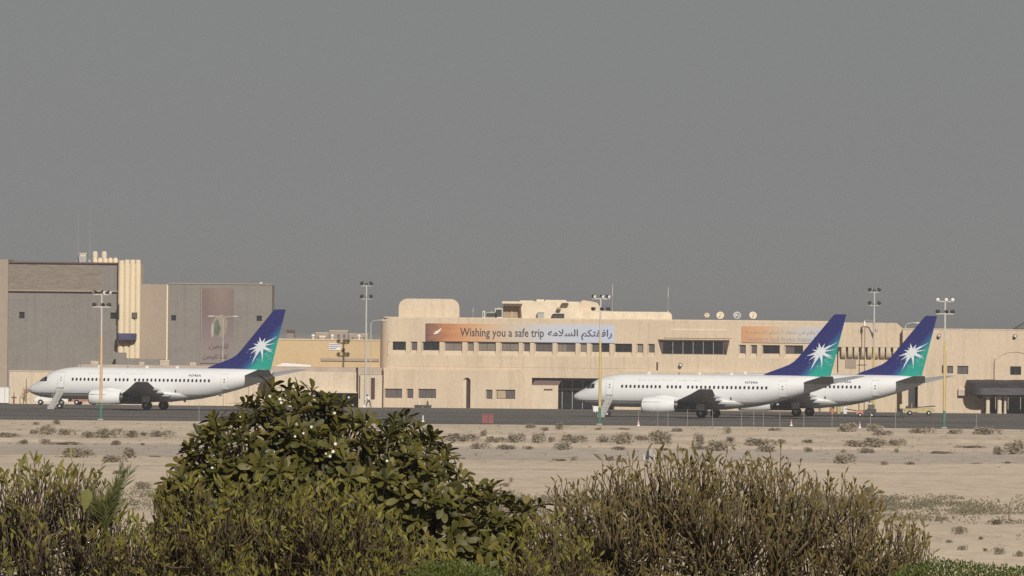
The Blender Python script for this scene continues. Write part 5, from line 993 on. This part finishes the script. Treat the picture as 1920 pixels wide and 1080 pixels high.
# ------------------------------------------------------------------ vegetation
def leaf_template(wd, fold=.22, droop=.18, secs=((0, .06), (.3, .55), (.62, 1.0), (.85, .72)), seed=0):
    """unit leaf along +y, upper side +z, half width wd"""
    vs = []; fs = []
    for t, k in secs:
        z = -droop*t*t; hw = wd*k; vs += [(-hw, t, z+fold*hw), (0, t, z), (hw, t, z+fold*hw)]
    n = len(secs); vs.append((0, 1.0, -droop)); tip = len(vs)-1
    for i in range(n-1):
        for k in range(2): fs.append((i*3+k, i*3+k+1, i*3+k+4, i*3+k+3))
    fs += [((n-1)*3, (n-1)*3+1, tip), ((n-1)*3+1, (n-1)*3+2, tip)]
    return vs, fs
def leaf_mx(p, d, n, L_):
    d = d.normalized(); x = d.cross(n); x = x.normalized() if x.length > 1e-4 else d.orthogonal().normalized(); z = x.cross(d)
    m = Matrix((x, d, z)).transposed().to_4x4(); m = m @ Matrix.Diagonal((L_, L_, L_, 1)); m.translation = p; return m
def add_leaf(b, tpl, mx): b.add([mx @ Vector(v) for v in tpl[0]], tpl[1])
def interp(pts, x):
    if x <= pts[0][0]: return pts[0][1]
    for (a, c), (d, e) in zip(pts, pts[1:]):
        if a <= x <= d: return c+(e-c)*(x-a)/(d-a+1e-9)
    return pts[-1][1]
class Bush:
    """a rounded volume with the given top outline; gives points on and below its surface"""
    def __init__(s, pts, Yc, depth, E=150, seed=1, bottom=1140, rough=0.0, bump=0.0):
        s.seed = seed; s.bump = bump
        if rough:                   # break the outline up into uneven shoots and hollows
            n = int((pts[-1][0]-pts[0][0])/9)+1; xs_ = [pts[0][0]+(pts[-1][0]-pts[0][0])*i/n for i in range(n+1)]
            pts = [(x, interp(pts, x)+rough*(1.3*noise.noise((x*.018, seed*3.1, 0))+.9*noise.noise((x*.06, seed*1.7, 5)))) for x in xs_]
        s.pts = pts; s.Yc = Yc; s.D = depth; s.E = E; s.rr = random.Random(seed); s.bot = bottom; s.xa = pts[0][0]; s.xb = pts[-1][0]
    def edge(s, x, y): return max(0, min(1, min(y-interp(s.pts, x), 1.1*(x-s.xa)+8, 1.1*(s.xb-x)+8)/s.E))
    def surf(s, x, y, back=False):
        e = s.edge(x, y); dY = s.D*math.sqrt(max(0, 1-(1-e)**2)); Y = s.Yc+(dY if back else -dY)+s.lump(x, y)*s.bump
        sl = (interp(s.pts, x+14)-interp(s.pts, x-14))/28; lat = Vector((sl, 0, 1)).normalized()
        n = (lat*(1-e)*1.3 + Vector((0, (1 if back else -1)*e*1.1, .35))).normalized()
        return P(x, y, Y), n, e
    def lump(s, x, y): return noise.noise((x*.017, y*.021, s.seed*2.3))+.6*noise.noise((x*.045, y*.05, s.seed*4.1))
    def sample(s, pad=0):
        while True:
            x = s.rr.uniform(s.xa, s.xb); t = interp(s.pts, x)+pad; y = s.rr.uniform(min(p[1] for p in s.pts), s.bot)
            if y >= t: return x, y
    def spaced(s, step, jit=.45, pad=0):
        out = []; y = min(p[1] for p in s.pts)+pad; row = 0
        while y < s.bot:
            x = s.xa+(row % 2)*step/2
            while x < s.xb:
                X = x+s.rr.uniform(-jit, jit)*step; Yp = y+s.rr.uniform(-jit, jit)*step
                if s.xa <= X <= s.xb and Yp > interp(s.pts, X)+pad: out.append((X, Yp))
                x += step
            y += step*.86; row += 1
        return out
    def base(s): x = (s.xa+s.xb)/2; X = P(x, 1080, s.Yc).x; return Vector((X, s.Yc, zg(X, s.Yc)))

bark = leafmat('bark_twigs', [(.062, .047, .032), (.10, .075, .05), (.055, .042, .028), (.13, .10, .066), (.08, .065, .035)], .9, 0.0)
# --- dark rosette bush with white blossom
plum_leaf = leafmat('glossy_leaf', [(.052, .052, .008), (.09, .083, .013), (.030, .034, .008), (.14, .117, .024), (.058, .057, .009), (.10, .09, .015), (.18, .142, .034)], .55, .18)
B1 = Bush([(292, 1000), (300, 935), (312, 880), (330, 838), (352, 812), (372, 806), (385, 790), (412, 775), (445, 768), (470, 745), (492, 722), (512, 726), (530, 713), (556, 708), (580, 722), (600, 742), (622, 738), (642, 744), (664, 752), (692, 765), (705, 790), (735, 780), (752, 770), (772, 785), (790, 812), (812, 812), (838, 832), (858, 862), (862, 885), (888, 890), (905, 900), (932, 905), (955, 918), (985, 925), (1008, 945), (1022, 985), (1026, 1060)], 109.0, 1.7, 150, 11, rough=13, bump=.55)
bs0 = B1.base()
bush = thing('flowering_bush', 'large dark green rosette-leaved bush with small white blossoms in front of the apron', 'bush', tuple(bs0))
OB = ((0, .08), (.3, .5), (.6, .95), (.82, 1.0), (.95, .6))
tpls = [leaf_template(.17, .25, .12, OB), leaf_template(.19, .2, .28, OB), leaf_template(.15, .3, .05, OB), leaf_template(.18, .15, .4, OB)]
tpl_me = []
for k, tp in enumerate(tpls): b = MB(); b.add(*tp); tpl_me.append(b.mesh('leaf', plum_leaf, smooth=True))
rest = MB(); stems = MB(); singles = 0; nodes = []
spots = [(x, y, False) for x, y in B1.spaced(20.5, .5, 6)] + [(x, y, True) for x, y in B1.spaced(46, .5, 20)]
nd = [B1.surf(x, y)[0].lerp(bs0, .38) for x, y in B1.spaced(95, .4, 40)]
spots.sort(key=lambda q: (q[2], abs(q[1]-850)))
for x, y, back in spots:
    p, n, e = B1.surf(x, y, back); rr = B1.rr
    p = p + Vector((rr.uniform(-.03, .03), rr.uniform(-.05, .42)*(0 if back else 1), rr.uniform(-.02, .02)))
    ax = (n + Vector((rr.uniform(-.45, .45), rr.uniform(-.45, .45), rr.uniform(-.1, .5)))).normalized()
    a0 = ax.orthogonal().normalized(); b0 = ax.cross(a0); nl = rr.randint(9, 13); ph = rr.uniform(0, 6.28)
    mid = min(nd, key=lambda q: (q-p).length_squared); stems.path([mid, mid.lerp(p, .55)+Vector((0, 0, -.06)), p-ax*.02], [.022, .016, .012], 5)
    for k in range(nl):
        t = ph+k*2.399; th = R(22+62*(k+.5)/nl+rr.uniform(-9, 9)); rad = a0*math.cos(t)+b0*math.sin(t)
        d = ax*math.cos(th)+rad*math.sin(th); up = (ax*math.sin(th)-rad*math.cos(th)); L_ = rr.uniform(.13, .215)*(1.0 if k > 1 else .75)
        up = (up+Vector((rr.uniform(-.3, .3), rr.uniform(-.3, .3), rr.uniform(-.3, .3)))).normalized()
        mx = leaf_mx(p-ax*.03*k/nl, d, up, L_); j = rr.randrange(4)
        if singles < 300 and not back and d.y < .35 and y < 1075 and rr.random() < .35:
            o = link('leaf', tpl_me[j], bush); o.matrix_basis = Matrix.Translation(-bs0) @ mx; singles += 1
        else: add_leaf(rest, tpls[j], mx)
for q in nd:
    stems.path([bs0+Vector((B1.rr.uniform(-.25, .25), B1.rr.uniform(-.25, .25), -.1)), bs0.lerp(q, .5)+Vector((B1.rr.uniform(-.1, .1), B1.rr.uniform(-.1, .1), -.15)), q], [.06, .042, .026], 6)
rest.build('foliage', plum_leaf, bush, bs0, True, kind='stuff'); stems.build('branches', bark, bush, bs0, True)
petal = mat('petal_white', (.66, .63, .54), .6, .03, 5)
fb = MB()
for k in range(5):
    a = k*2*math.pi/5; ca, sa_ = math.cos(a), math.sin(a)
    for sgn in (0,): fb.add([(0, 0, 0), (.016*ca-.012*sa_, .016*sa_+.012*ca, .008), (.034*ca, .034*sa_, .012), (.016*ca+.012*sa_, .016*sa_-.012*ca, .008)], [(0, 3, 2, 1)])
fb.lathe((0, 0, -.03), (0, 0, 1), [(0, .003), (.03, .006)], 5); fme = fb.mesh('blossom', petal)
for x, y in ((507, 743), (526, 748), (655, 745), (662, 758), (683, 761), (628, 774), (678, 781), (569.6, 812), (554, 818), (514, 846), (629.6, 832), (625, 846), (620, 855), (452, 781), (528, 755), (363, 844), (399, 877), (726, 864), (868, 884), (690, 792), (585, 800), (612, 850)):
    p, n, e = B1.surf(x, y); o = link('blossom', fme, bush); o.matrix_basis = Matrix.Translation(p+Vector((0, -.22, 0))-bs0) @ Vector((random.uniform(-.4, .4), -1, random.uniform(0, .5))).to_track_quat('Z', 'Y').to_matrix().to_4x4() @ Matrix.Diagonal((random.uniform(.4, .7),)*3 + (1,))

# --- twiggy bushes with upright stems and narrow leaves
narrow = [leaf_template(.13, .3, .1, ((0, .1), (.35, .8), (.7, .8))), leaf_template(.17, .2, .25, ((0, .1), (.4, .9), (.75, .75))), leaf_template(.11, .3, -.1, ((0, .1), (.35, .8), (.7, .7)))]
def twig_bush(label, pts, Yc, depth, cols, step, seed, twig=(.16, .34), nleaf=(2, 4), leafL=(.06, .115), lean=.35, sing=150, E=150, leafy=1.0, bare_cols=None, long_tops=0, pad=22, stout=(.006, .011)):
    B = Bush(pts, Yc, depth, E, seed, rough=17, bump=.6); rr = B.rr; b0 = B.base(); t = thing('twiggy_bush', label, 'bush', tuple(b0), 0, 'twiggy bushes in front')
    lm = leafmat('twig_leaf_%d' % seed, cols, .6, .2); tm_ = leafmat('twig_bark_%d' % seed, bare_cols or [(.042, .029, .012), (.075, .053, .023), (.028, .02, .01), (.10, .07, .032), (.06, .052, .015)], .9, 0)
    mes = []
    for tp in narrow: b = MB(); b.add(*tp); mes.append(b.mesh('leaf', lm, smooth=True))
    lf = MB(); sm = MB(); count = 0
    nd = [B.surf(x, y)[0].lerp(b0, .3)+Vector((0, rr.uniform(0, .3), 0)) for x, y in B.spaced(80, .45, 45)]
    sp_ = [(x, y, False) for x, y in B.spaced(step, .5, pad)] + [(x, y, True) for x, y in B.spaced(step*2.0, .5, pad+10)]
    tops = [(x, interp(pts, x)+rr.uniform(18, 34), False) for x in [rr.uniform(B.xa+15, B.xb-15) for _ in range(long_tops)]]
    allp = sp_+tops
    for i, (x, y, back) in enumerate(allp):
        p, n, e = B.surf(x, y, back); p = p+Vector((0, rr.uniform(0, .55)*(0 if back else 1), 0))
        d = (Vector((0, 0, 1))+n*lean*rr.uniform(.3, 1.6)+Vector((rr.uniform(-.5, .5), rr.uniform(-.45, .45), 0))).normalized()
        L_ = rr.uniform(*twig); top = i >= len(sp_)
        if top: L_ *= rr.uniform(1.0, 1.45)
        p0 = p-Vector((0, 0, L_*.45)); p1 = p0+d*L_; bend = Vector((rr.uniform(-.04, .04), rr.uniform(-.04, .04), 0))
        r0_ = rr.uniform(*stout)
        sm.path([p0, (p0+p1)/2+bend, p1], [r0_, r0_*.8, r0_*.45], 4)
        if i % 2 == 0 or top:
            m_ = min(nd, key=lambda q: (q-p0).length_squared); sm.path([m_, m_.lerp(p0, .6)+Vector((0, 0, -.05)), p0], [.013, .011, r0_], 4)
        cl = noise.noise((x*.022, y*.026, seed*5.3)); lv = leafy+cl*.9
        if cl < -.42 and rr.random() < .6: continue
        nl = rr.randint(*nleaf) if rr.random() < lv else rr.randint(0, 1)
        for k in range(nl):
            f = rr.uniform(.55, 1.0) if k else 1.0; q = p0.lerp(p1, f)+bend*(1-abs(2*f-1)); a = rr.uniform(0, 6.28); o_ = d.orthogonal().normalized(); o2 = d.cross(o_)
            th = R(rr.uniform(12, 58)); ld = d*math.cos(th)+(o_*math.cos(a)+o2*math.sin(a))*math.sin(th)
            mx = leaf_mx(q, ld, Vector((rr.uniform(-.6, .6), -1+rr.uniform(-.5, .5), .5)), rr.uniform(*leafL)*(1.3 if top else 1)); j = rr.randrange(3)
            if count < sing and not back and y < 1078 and rr.random() < (.9 if top else .12):
                o = link('leaf', mes[j], t); o.matrix_basis = Matrix.Translation(-b0) @ mx; count += 1
            else: add_leaf(lf, narrow[j], mx)
    for q in nd: sm.path([b0+Vector((rr.uniform(-.35, .35), rr.uniform(-.2, .2), -.1)), b0.lerp(q, .5)+Vector((rr.uniform(-.12, .12), 0, -.1)), q], [.036, .026, .015], 5)
    lf.build('foliage', lm, t, b0, True, kind='stuff'); sm.build('stems', tm_, t, b0, True)
    return t
olive = [(.11, .105, .010), (.165, .152, .016), (.06, .06, .008), (.21, .185, .028), (.095, .068, .014), (.13, .13, .011)]
brownish = [(.12, .085, .024), (.17, .125, .036), (.09, .07, .018), (.14, .12, .022), (.085, .055, .02), (.19, .145, .04)]
twig_bush('broad brown twiggy bush with upright stems at the right of the picture', [(985, 1070), (1005, 1010), (1030, 960), (1042, 905), (1060, 900), (1085, 905), (1105, 893), (1130, 880), (1180, 872), (1230, 866), (1262, 860), (1310, 868), (1350, 863), (1400, 872), (1440, 864), (1482, 862), (1495, 890), (1525, 908), (1565, 912), (1600, 918), (1622, 940), (1650, 962), (1690, 985), (1725, 992), (1752, 1012), (1760, 1045), (1745, 1090)], 106.5, 1.5, brownish, 9.5, 21, twig=(.15, .38), nleaf=(1, 4), leafL=(.04, .105), sing=280, long_tops=110, leafy=.68, stout=(.0055, .0115), bare_cols=[(.055, .038, .018), (.10, .072, .034), (.032, .022, .012), (.14, .104, .052), (.085, .07, .022), (.065, .045, .024)])
twig_bush('twiggy bush with bare grey stems and few leaves at the left edge', [(-60, 905), (-20, 890), (10, 893), (35, 882), (70, 876), (108, 888), (150, 876), (176, 884), (190, 920), (206, 955), (240, 985), (285, 1005), (312, 1080)], 104.5, 1.1, [(.105, .10, .013), (.155, .145, .02), (.07, .064, .014), (.20, .175, .032), (.12, .085, .025)], 9.5, 22, twig=(.16, .36), nleaf=(2, 5), leafL=(.045, .115), sing=200, long_tops=60, leafy=.7, stout=(.005, .010), lean=.5, bare_cols=[(.055, .039, .023), (.10, .075, .046), (.034, .025, .016), (.135, .10, .064)])
twig_bush('yellow-green twiggy bush overlapping the left foot of the flowering bush', [(170, 1060), (200, 1000), (240, 985), (275, 962), (305, 922), (340, 902), (390, 898), (440, 892), (490, 895), (540, 905), (590, 935), (610, 1000), (615, 1080)], 103.5, 1.0, olive, 11, 23, twig=(.12, .28), nleaf=(2, 5), leafL=(.04, .11), leafy=.8, stout=(.005, .0095), sing=200, long_tops=25)
twig_bush('olive twiggy bush in front of the flowering bush at the bottom centre', [(520, 1080), (535, 985), (555, 925), (600, 898), (650, 905), (690, 925), (730, 960), (770, 985), (810, 1015), (860, 1040), (900, 1075)], 103.0, .9, olive, 11, 24, twig=(.12, .28), nleaf=(2, 5), leafL=(.04, .11), leafy=.8, stout=(.005, .0095), sing=200, long_tops=25)
twig_bush('low thin olive bush filling the gap between the two large bushes', [(900, 1090), (935, 1060), (955, 1030), (985, 990), (1010, 975), (1040, 965), (1080, 975), (1115, 1000), (1130, 1070)], 104.2, .7, olive, 12, 25, twig=(.14, .28), nleaf=(2, 5), leafL=(.04, .105), sing=90, long_tops=12)
# --- young palm leaning out between the left bushes
pl0 = Vector((P(196, 1050, 103.4).x, 103.4, 6.9)); palm = thing('young_palm', 'small feathery palm with fronds leaning right beside the left twiggy bush', 'palm', tuple(pl0))
palml = leafmat('palm_leaf', [(.055, .062, .016), (.085, .092, .026), (.12, .12, .045), (.065, .075, .016)], .5, .2)
MB().path([pl0, P(198, 1020, 103.4)], [.07, .05], 8).build('trunk', bark, palm, pl0)
rr = random.Random(4)
for k, (x, y) in enumerate(((243, 886), (232, 880), (222, 905), (212, 925), (170, 930), (182, 945), (205, 945), (160, 950))):
    a = P(199+rr.uniform(-4, 4), 1015, 103.4); e_ = P(x, y, 103.4-.2*(k % 3)); c = a.lerp(e_, .5)+Vector((-.05 if x > 200 else .05, 0, .08)); b = MB()
    cur = [a*(1-u)**2+c*2*u*(1-u)+e_*u*u for u in [i/14 for i in range(15)]]; b.path(cur, [.012-.0007*i for i in range(15)], 4)
    for i in range(3, 15):
        d0 = (cur[i]-cur[i-1]).normalized()
        for s in (-1, 1):
            for h in range(2):
                side = d0.cross(Vector((0, 1, .2))).normalized()*s; ld = (d0*1.0+side*rr.uniform(.25, .6)+Vector((0, rr.uniform(-.3, .3), rr.uniform(-.1, .1)))).normalized(); L_ = rr.uniform(.11, .24)*(1.15-.5*i/15)
                add_leaf(b, leaf_template(.035, .2, .15, ((0, .4), (.4, 1.0), (.75, .7))), leaf_mx(cur[i]-d0*h*.02, ld, Vector((0, -1, .4)), L_))
    b.build('frond', palml, palm, pl0)
bl = MB(); add_leaf(bl, leaf_template(.24, .1, .1), leaf_mx(P(158, 962, 103.1), Vector((.15, 0, 1)), Vector((.2, -1, .2)), .27)); bl.build('broad_leaf', leafmat('broad_leaf_green', [(.13, .13, .02), (.15, .15, .03)], .6, .3), palm, pl0)
# --- clipped bright green hedges at the bottom of the frame
hedgem = leafmat('hedge_leaf', [(.045, .066, .005), (.07, .095, .008), (.028, .044, .005), (.095, .115, .012), (.05, .075, .006)], .5, .2)
htpl = leaf_template(.28, .2, .1, ((0, .2), (.5, 1.0)))
for lab, pts, Yc, seed in (('small bright green hedge top at the bottom centre edge', [(745, 1092), (775, 1070), (810, 1058), (850, 1052), (890, 1060), (930, 1072), (965, 1092)], 96.0, 31),
                           ('bright green clipped hedge along the bottom right corner', [(1660, 1090), (1700, 1062), (1730, 1056), (1770, 1050), (1800, 1056), (1840, 1060), (1880, 1064), (1920, 1066), (1990, 1070)], 96.0, 32)):
    B = Bush(pts, Yc, .8, 60, seed, 1135); h0 = B.base(); t = thing('hedge', lab, 'hedge', tuple(h0), 0, 'green hedges at the bottom edge'); b = MB(); sm = MB()
    for x, y in B.spaced(2.3, .5, 2):
        p, n, e = B.surf(x, y); rr = B.rr; p = p+Vector((0, rr.uniform(0, .3), rr.uniform(-.02, .035)))
        add_leaf(b, htpl, leaf_mx(p, (n+Vector((rr.uniform(-1, 1), rr.uniform(-1, .5), rr.uniform(-.3, 1)))).normalized(), Vector((rr.uniform(-.5, .5), -1, .5)), rr.uniform(.018, .038)))
    for x, y in B.spaced(26, .5, 4):
        p, n, e = B.surf(x, y); sm.path([h0.lerp(p, .5), p+Vector((0, .15, 0)), p+Vector((B.rr.uniform(-.04, .04), 0, B.rr.uniform(.02, .1)))], [.012, .007, .003], 4)
    b.build('foliage', hedgem, t, h0, True, kind='stuff'); sm.build('stems', bark, t, h0)
# --- desert scrub on the airfield
scrubm = leafmat('desert_scrub', [(.27, .225, .17), (.34, .285, .22), (.23, .20, .14), (.31, .265, .185), (.40, .33, .255)], .9, .15)
def scrub_mesh(seed, n=420):
    rr = random.Random(seed); b = MB(); tp = leaf_template(.3, .2, .1, ((0, .3), (.5, 1.0)))
    lobes = [(rr.uniform(-.32, .32), rr.uniform(-.2, .2), rr.uniform(.18, .3), rr.uniform(.55, 1.0)) for _ in range(5)]
    for i in range(n):
        lx, ly, lr, lh = rr.choice(lobes); a = rr.uniform(0, 6.28); z = rr.random()**.8; rad = lr*math.sqrt(max(0, 1-(z*.9)**2))*rr.uniform(.5, 1.05)
        p = Vector((lx+math.cos(a)*rad, ly+math.sin(a)*rad, z*lh*.85)); d = Vector((math.cos(a)*.6+rr.uniform(-.5, .5), math.sin(a)*.6+rr.uniform(-.5, .5), rr.uniform(.2, 1.3)))
        add_leaf(b, tp, leaf_mx(p, d, Vector((rr.uniform(-1, 1), -1, .4)), rr.uniform(.07, .17)))
    for i in range(26):
        a = rr.uniform(0, 6.28); L_ = rr.uniform(.25, .48); b.path([(0, 0, -.03), (math.cos(a)*L_*.5, math.sin(a)*L_*.5, .35), (math.cos(a)*L_, math.sin(a)*L_, rr.uniform(.5, 1.0))], [.012, .009, .004], 3)
    return b.mesh('desert_shrub', scrubm)
SM = [scrub_mesh(100+k) for k in range(8)]
SCRUB = [(69,797,12,6),(90,800,10,4),(107,796,18,8),(18,820,32,9),(35,811,12,6),(66,814,20,7),(91,815,26,16),(124,816,28,12),(164,821,26,12),(204,821,46,18),(248,821,26,12),(270,817,16,6),(302,819,36,12),(44,833,24,8),(84,833,20,9),(120,834,58,5),(218,835,20,8),(268,835,10,4),(148,858,50,18),(213,867,40,14),(242,859,30,18),(291,858,26,4),(270,917,32,12),(222,889,24,7),
 (868,828,50,13),(906,821,14,14),(930,830,32,10),(965,830,34,16),(1008,831,26,18),(1034,830,14,10),(1077,831,40,14),(1132,830,26,12),(1165,833,38,20),(1205,826,30,8),(1220,823,14,12),(1242,833,44,22),(899,842,28,12),(952,843,36,8),(990,843,16,7),(1054,844,30,14),(1163,844,26,6),(1245,845,20,5),(1278,846,16,6),(997,803,22,8),(1021,808,18,7),(1048,808,14,14),(1120,810,16,8),(1167,810,26,7),(1269,811,18,8),(866,863,12,5),(1048,865,22,5),(1077,864,12,9),(1143,865,16,10),(1165,867,16,8),(950,913,14,8),(959,904,8,8),
 (1311,836,20,22),(1350,846,44,20),(1318,843,36,8),(1371,829,22,10),(1424,836,52,14),(1466,832,14,8),(1513,831,20,7),(1439,848,36,12),(1515,848,18,9),(1581,849,10,6),(1604,839,36,12),(1643,839,40,18),(1679,836,34,12),(1623,850,30,9),(1682,849,10,7),(1581,870,40,18),(1767,851,34,5),(1872,853,28,14),(1902,852,38,24),(1818,840,50,4),(1586,813,34,18),(1639,809,26,14),(1656,816,30,8),(1849,815,44,14),(1727,814,36,12),(1789,814,26,9),(1453,808,20,6),(1364,813,12,14),(1271,811,14,8),(1657,872,14,7),(1705,872,24,6),(1829,872,26,5),(1889,872,18,6),(1628,929,26,14),
 (1800,1002,24,14),(1805,1032,20,10),(1876,1040,22,14),(1912,1044,18,11),(1840,1012,12,6),(1770,976,16,7),(1868,984,26,10),(1848,1034,10,6),(1780,1018,12,6)]
rows = {'beside the apron edge': [], 'in the middle sand strip': [], 'along the far side of the track': [], 'along the near side of the track': [], 'on the near sand': []}
for x, y, w_, h_ in SCRUB:
    yd = y-.008*(x-960)
    k = 'beside the apron edge' if yd < 813 else 'in the middle sand strip' if yd < 831 else 'along the far side of the track' if yd < 850 else 'along the near side of the track' if yd < 880 else 'on the near sand'
    rows[k].append((x, y, w_, h_))
for key, lst in rows.items():
    lst.sort()
    for i, (x, y, w_, h_) in enumerate(lst):
        p = G(x, y); s = F/p.y; o = bpy.data.objects.new('desert_shrub', SM[(x*7+y*3) % 8]); C.objects.link(o); o.location = (p.x, p.y, 0.0)
        W = w_/s*1.25; o.scale = (W, W*.9, h_/s*1.3); o.rotation_euler.z = 0 if W > 1.6 else random.uniform(0, 6.28)
        sz = 'Wide' if w_ >= 34 else 'Low' if h_ <= 7 else 'Small' if w_ < 20 else 'Rounded'
        tag(o, '%s dry grey-brown scrub, %s from left %s' % (sz.lower(), ordinal(i), key), 'shrub', 'dry scrub scattered over the airfield')
# mass of low scrub across the near sand on the right, and tiny weeds and stones nobody could count
rr = random.Random(77); b = MB(); tp = leaf_template(.3, .2, .1, ((0, .3), (.5, 1.0)))
def clump(cx, cy, W, H, n):
    for i in range(n):
        a = rr.uniform(0, 6.28); q = math.sqrt(rr.random()); z = rr.random()*(1-q*q*.8)
        add_leaf(b, tp, leaf_mx(Vector((cx+math.cos(a)*q*W, cy+math.sin(a)*q*W, z*H)), Vector((math.cos(a)+rr.uniform(-.5, .5), math.sin(a)+rr.uniform(-.5, .5), rr.uniform(.2, 1.4))), Vector((rr.uniform(-1, 1), -1, .4)), rr.uniform(.06, .16)))
for i in range(620):
    Y = rr.triangular(505, 600, 570); x = rr.uniform(-26, 36)
    if rr.random() < .25 and Y < 540: continue
    if math.sin(x*.35+Y*.11)+rr.uniform(-.9, .9) < -.55: continue
    clump(x, Y, rr.uniform(.4, 1.4), rr.uniform(.25, .75), rr.randint(60, 120))
b.build('undergrowth', leafmat('belt_scrub', [(.15, .13, .085), (.20, .17, .12), (.12, .11, .06), (.17, .155, .085), (.24, .19, .14)], .9, .15)).update_tag(); o = C.objects['undergrowth']; o['kind'] = 'stuff'; o['label'] = 'belt of low grey-olive scrub crossing the near sand on the right'; o['category'] = 'scrub'
b = MB()
for i in range(900):
    Y = rr.choice([rr.uniform(425, 520), rr.uniform(740, 850), rr.uniform(850, 1035), rr.uniform(850, 1035)]); x = rr.uniform(-.056, .056)*Y
    clump(x, Y, rr.uniform(.08, .34), rr.uniform(.05, .2), rr.randint(5, 14))
b.build('weeds', scrubm); o = C.objects['weeds']; o['kind'] = 'stuff'; o['label'] = 'tiny dry weeds strewn over the sand'; o['category'] = 'weeds'
# ------------------------------------------------------------------ dusty air
HAZE = 0.00015
hm = bpy.data.materials.new('dusty_air'); hm.use_nodes = True; hn = hm.node_tree; hn.nodes.clear(); pv = hn.nodes.new('ShaderNodeVolumePrincipled'); pv.inputs['Color'].default_value = (.93, .93, .94, 1); pv.inputs['Density'].default_value = HAZE; pv.inputs['Anisotropy'].default_value = .25
ho = hn.nodes.new('ShaderNodeOutputMaterial'); hn.links.new(pv.outputs[0], ho.inputs['Volume'])
hz_ = MB().box(-9100, 9100, -300, 20100, -1.2, 32).build('haze', hm); hz_['kind'] = 'stuff'
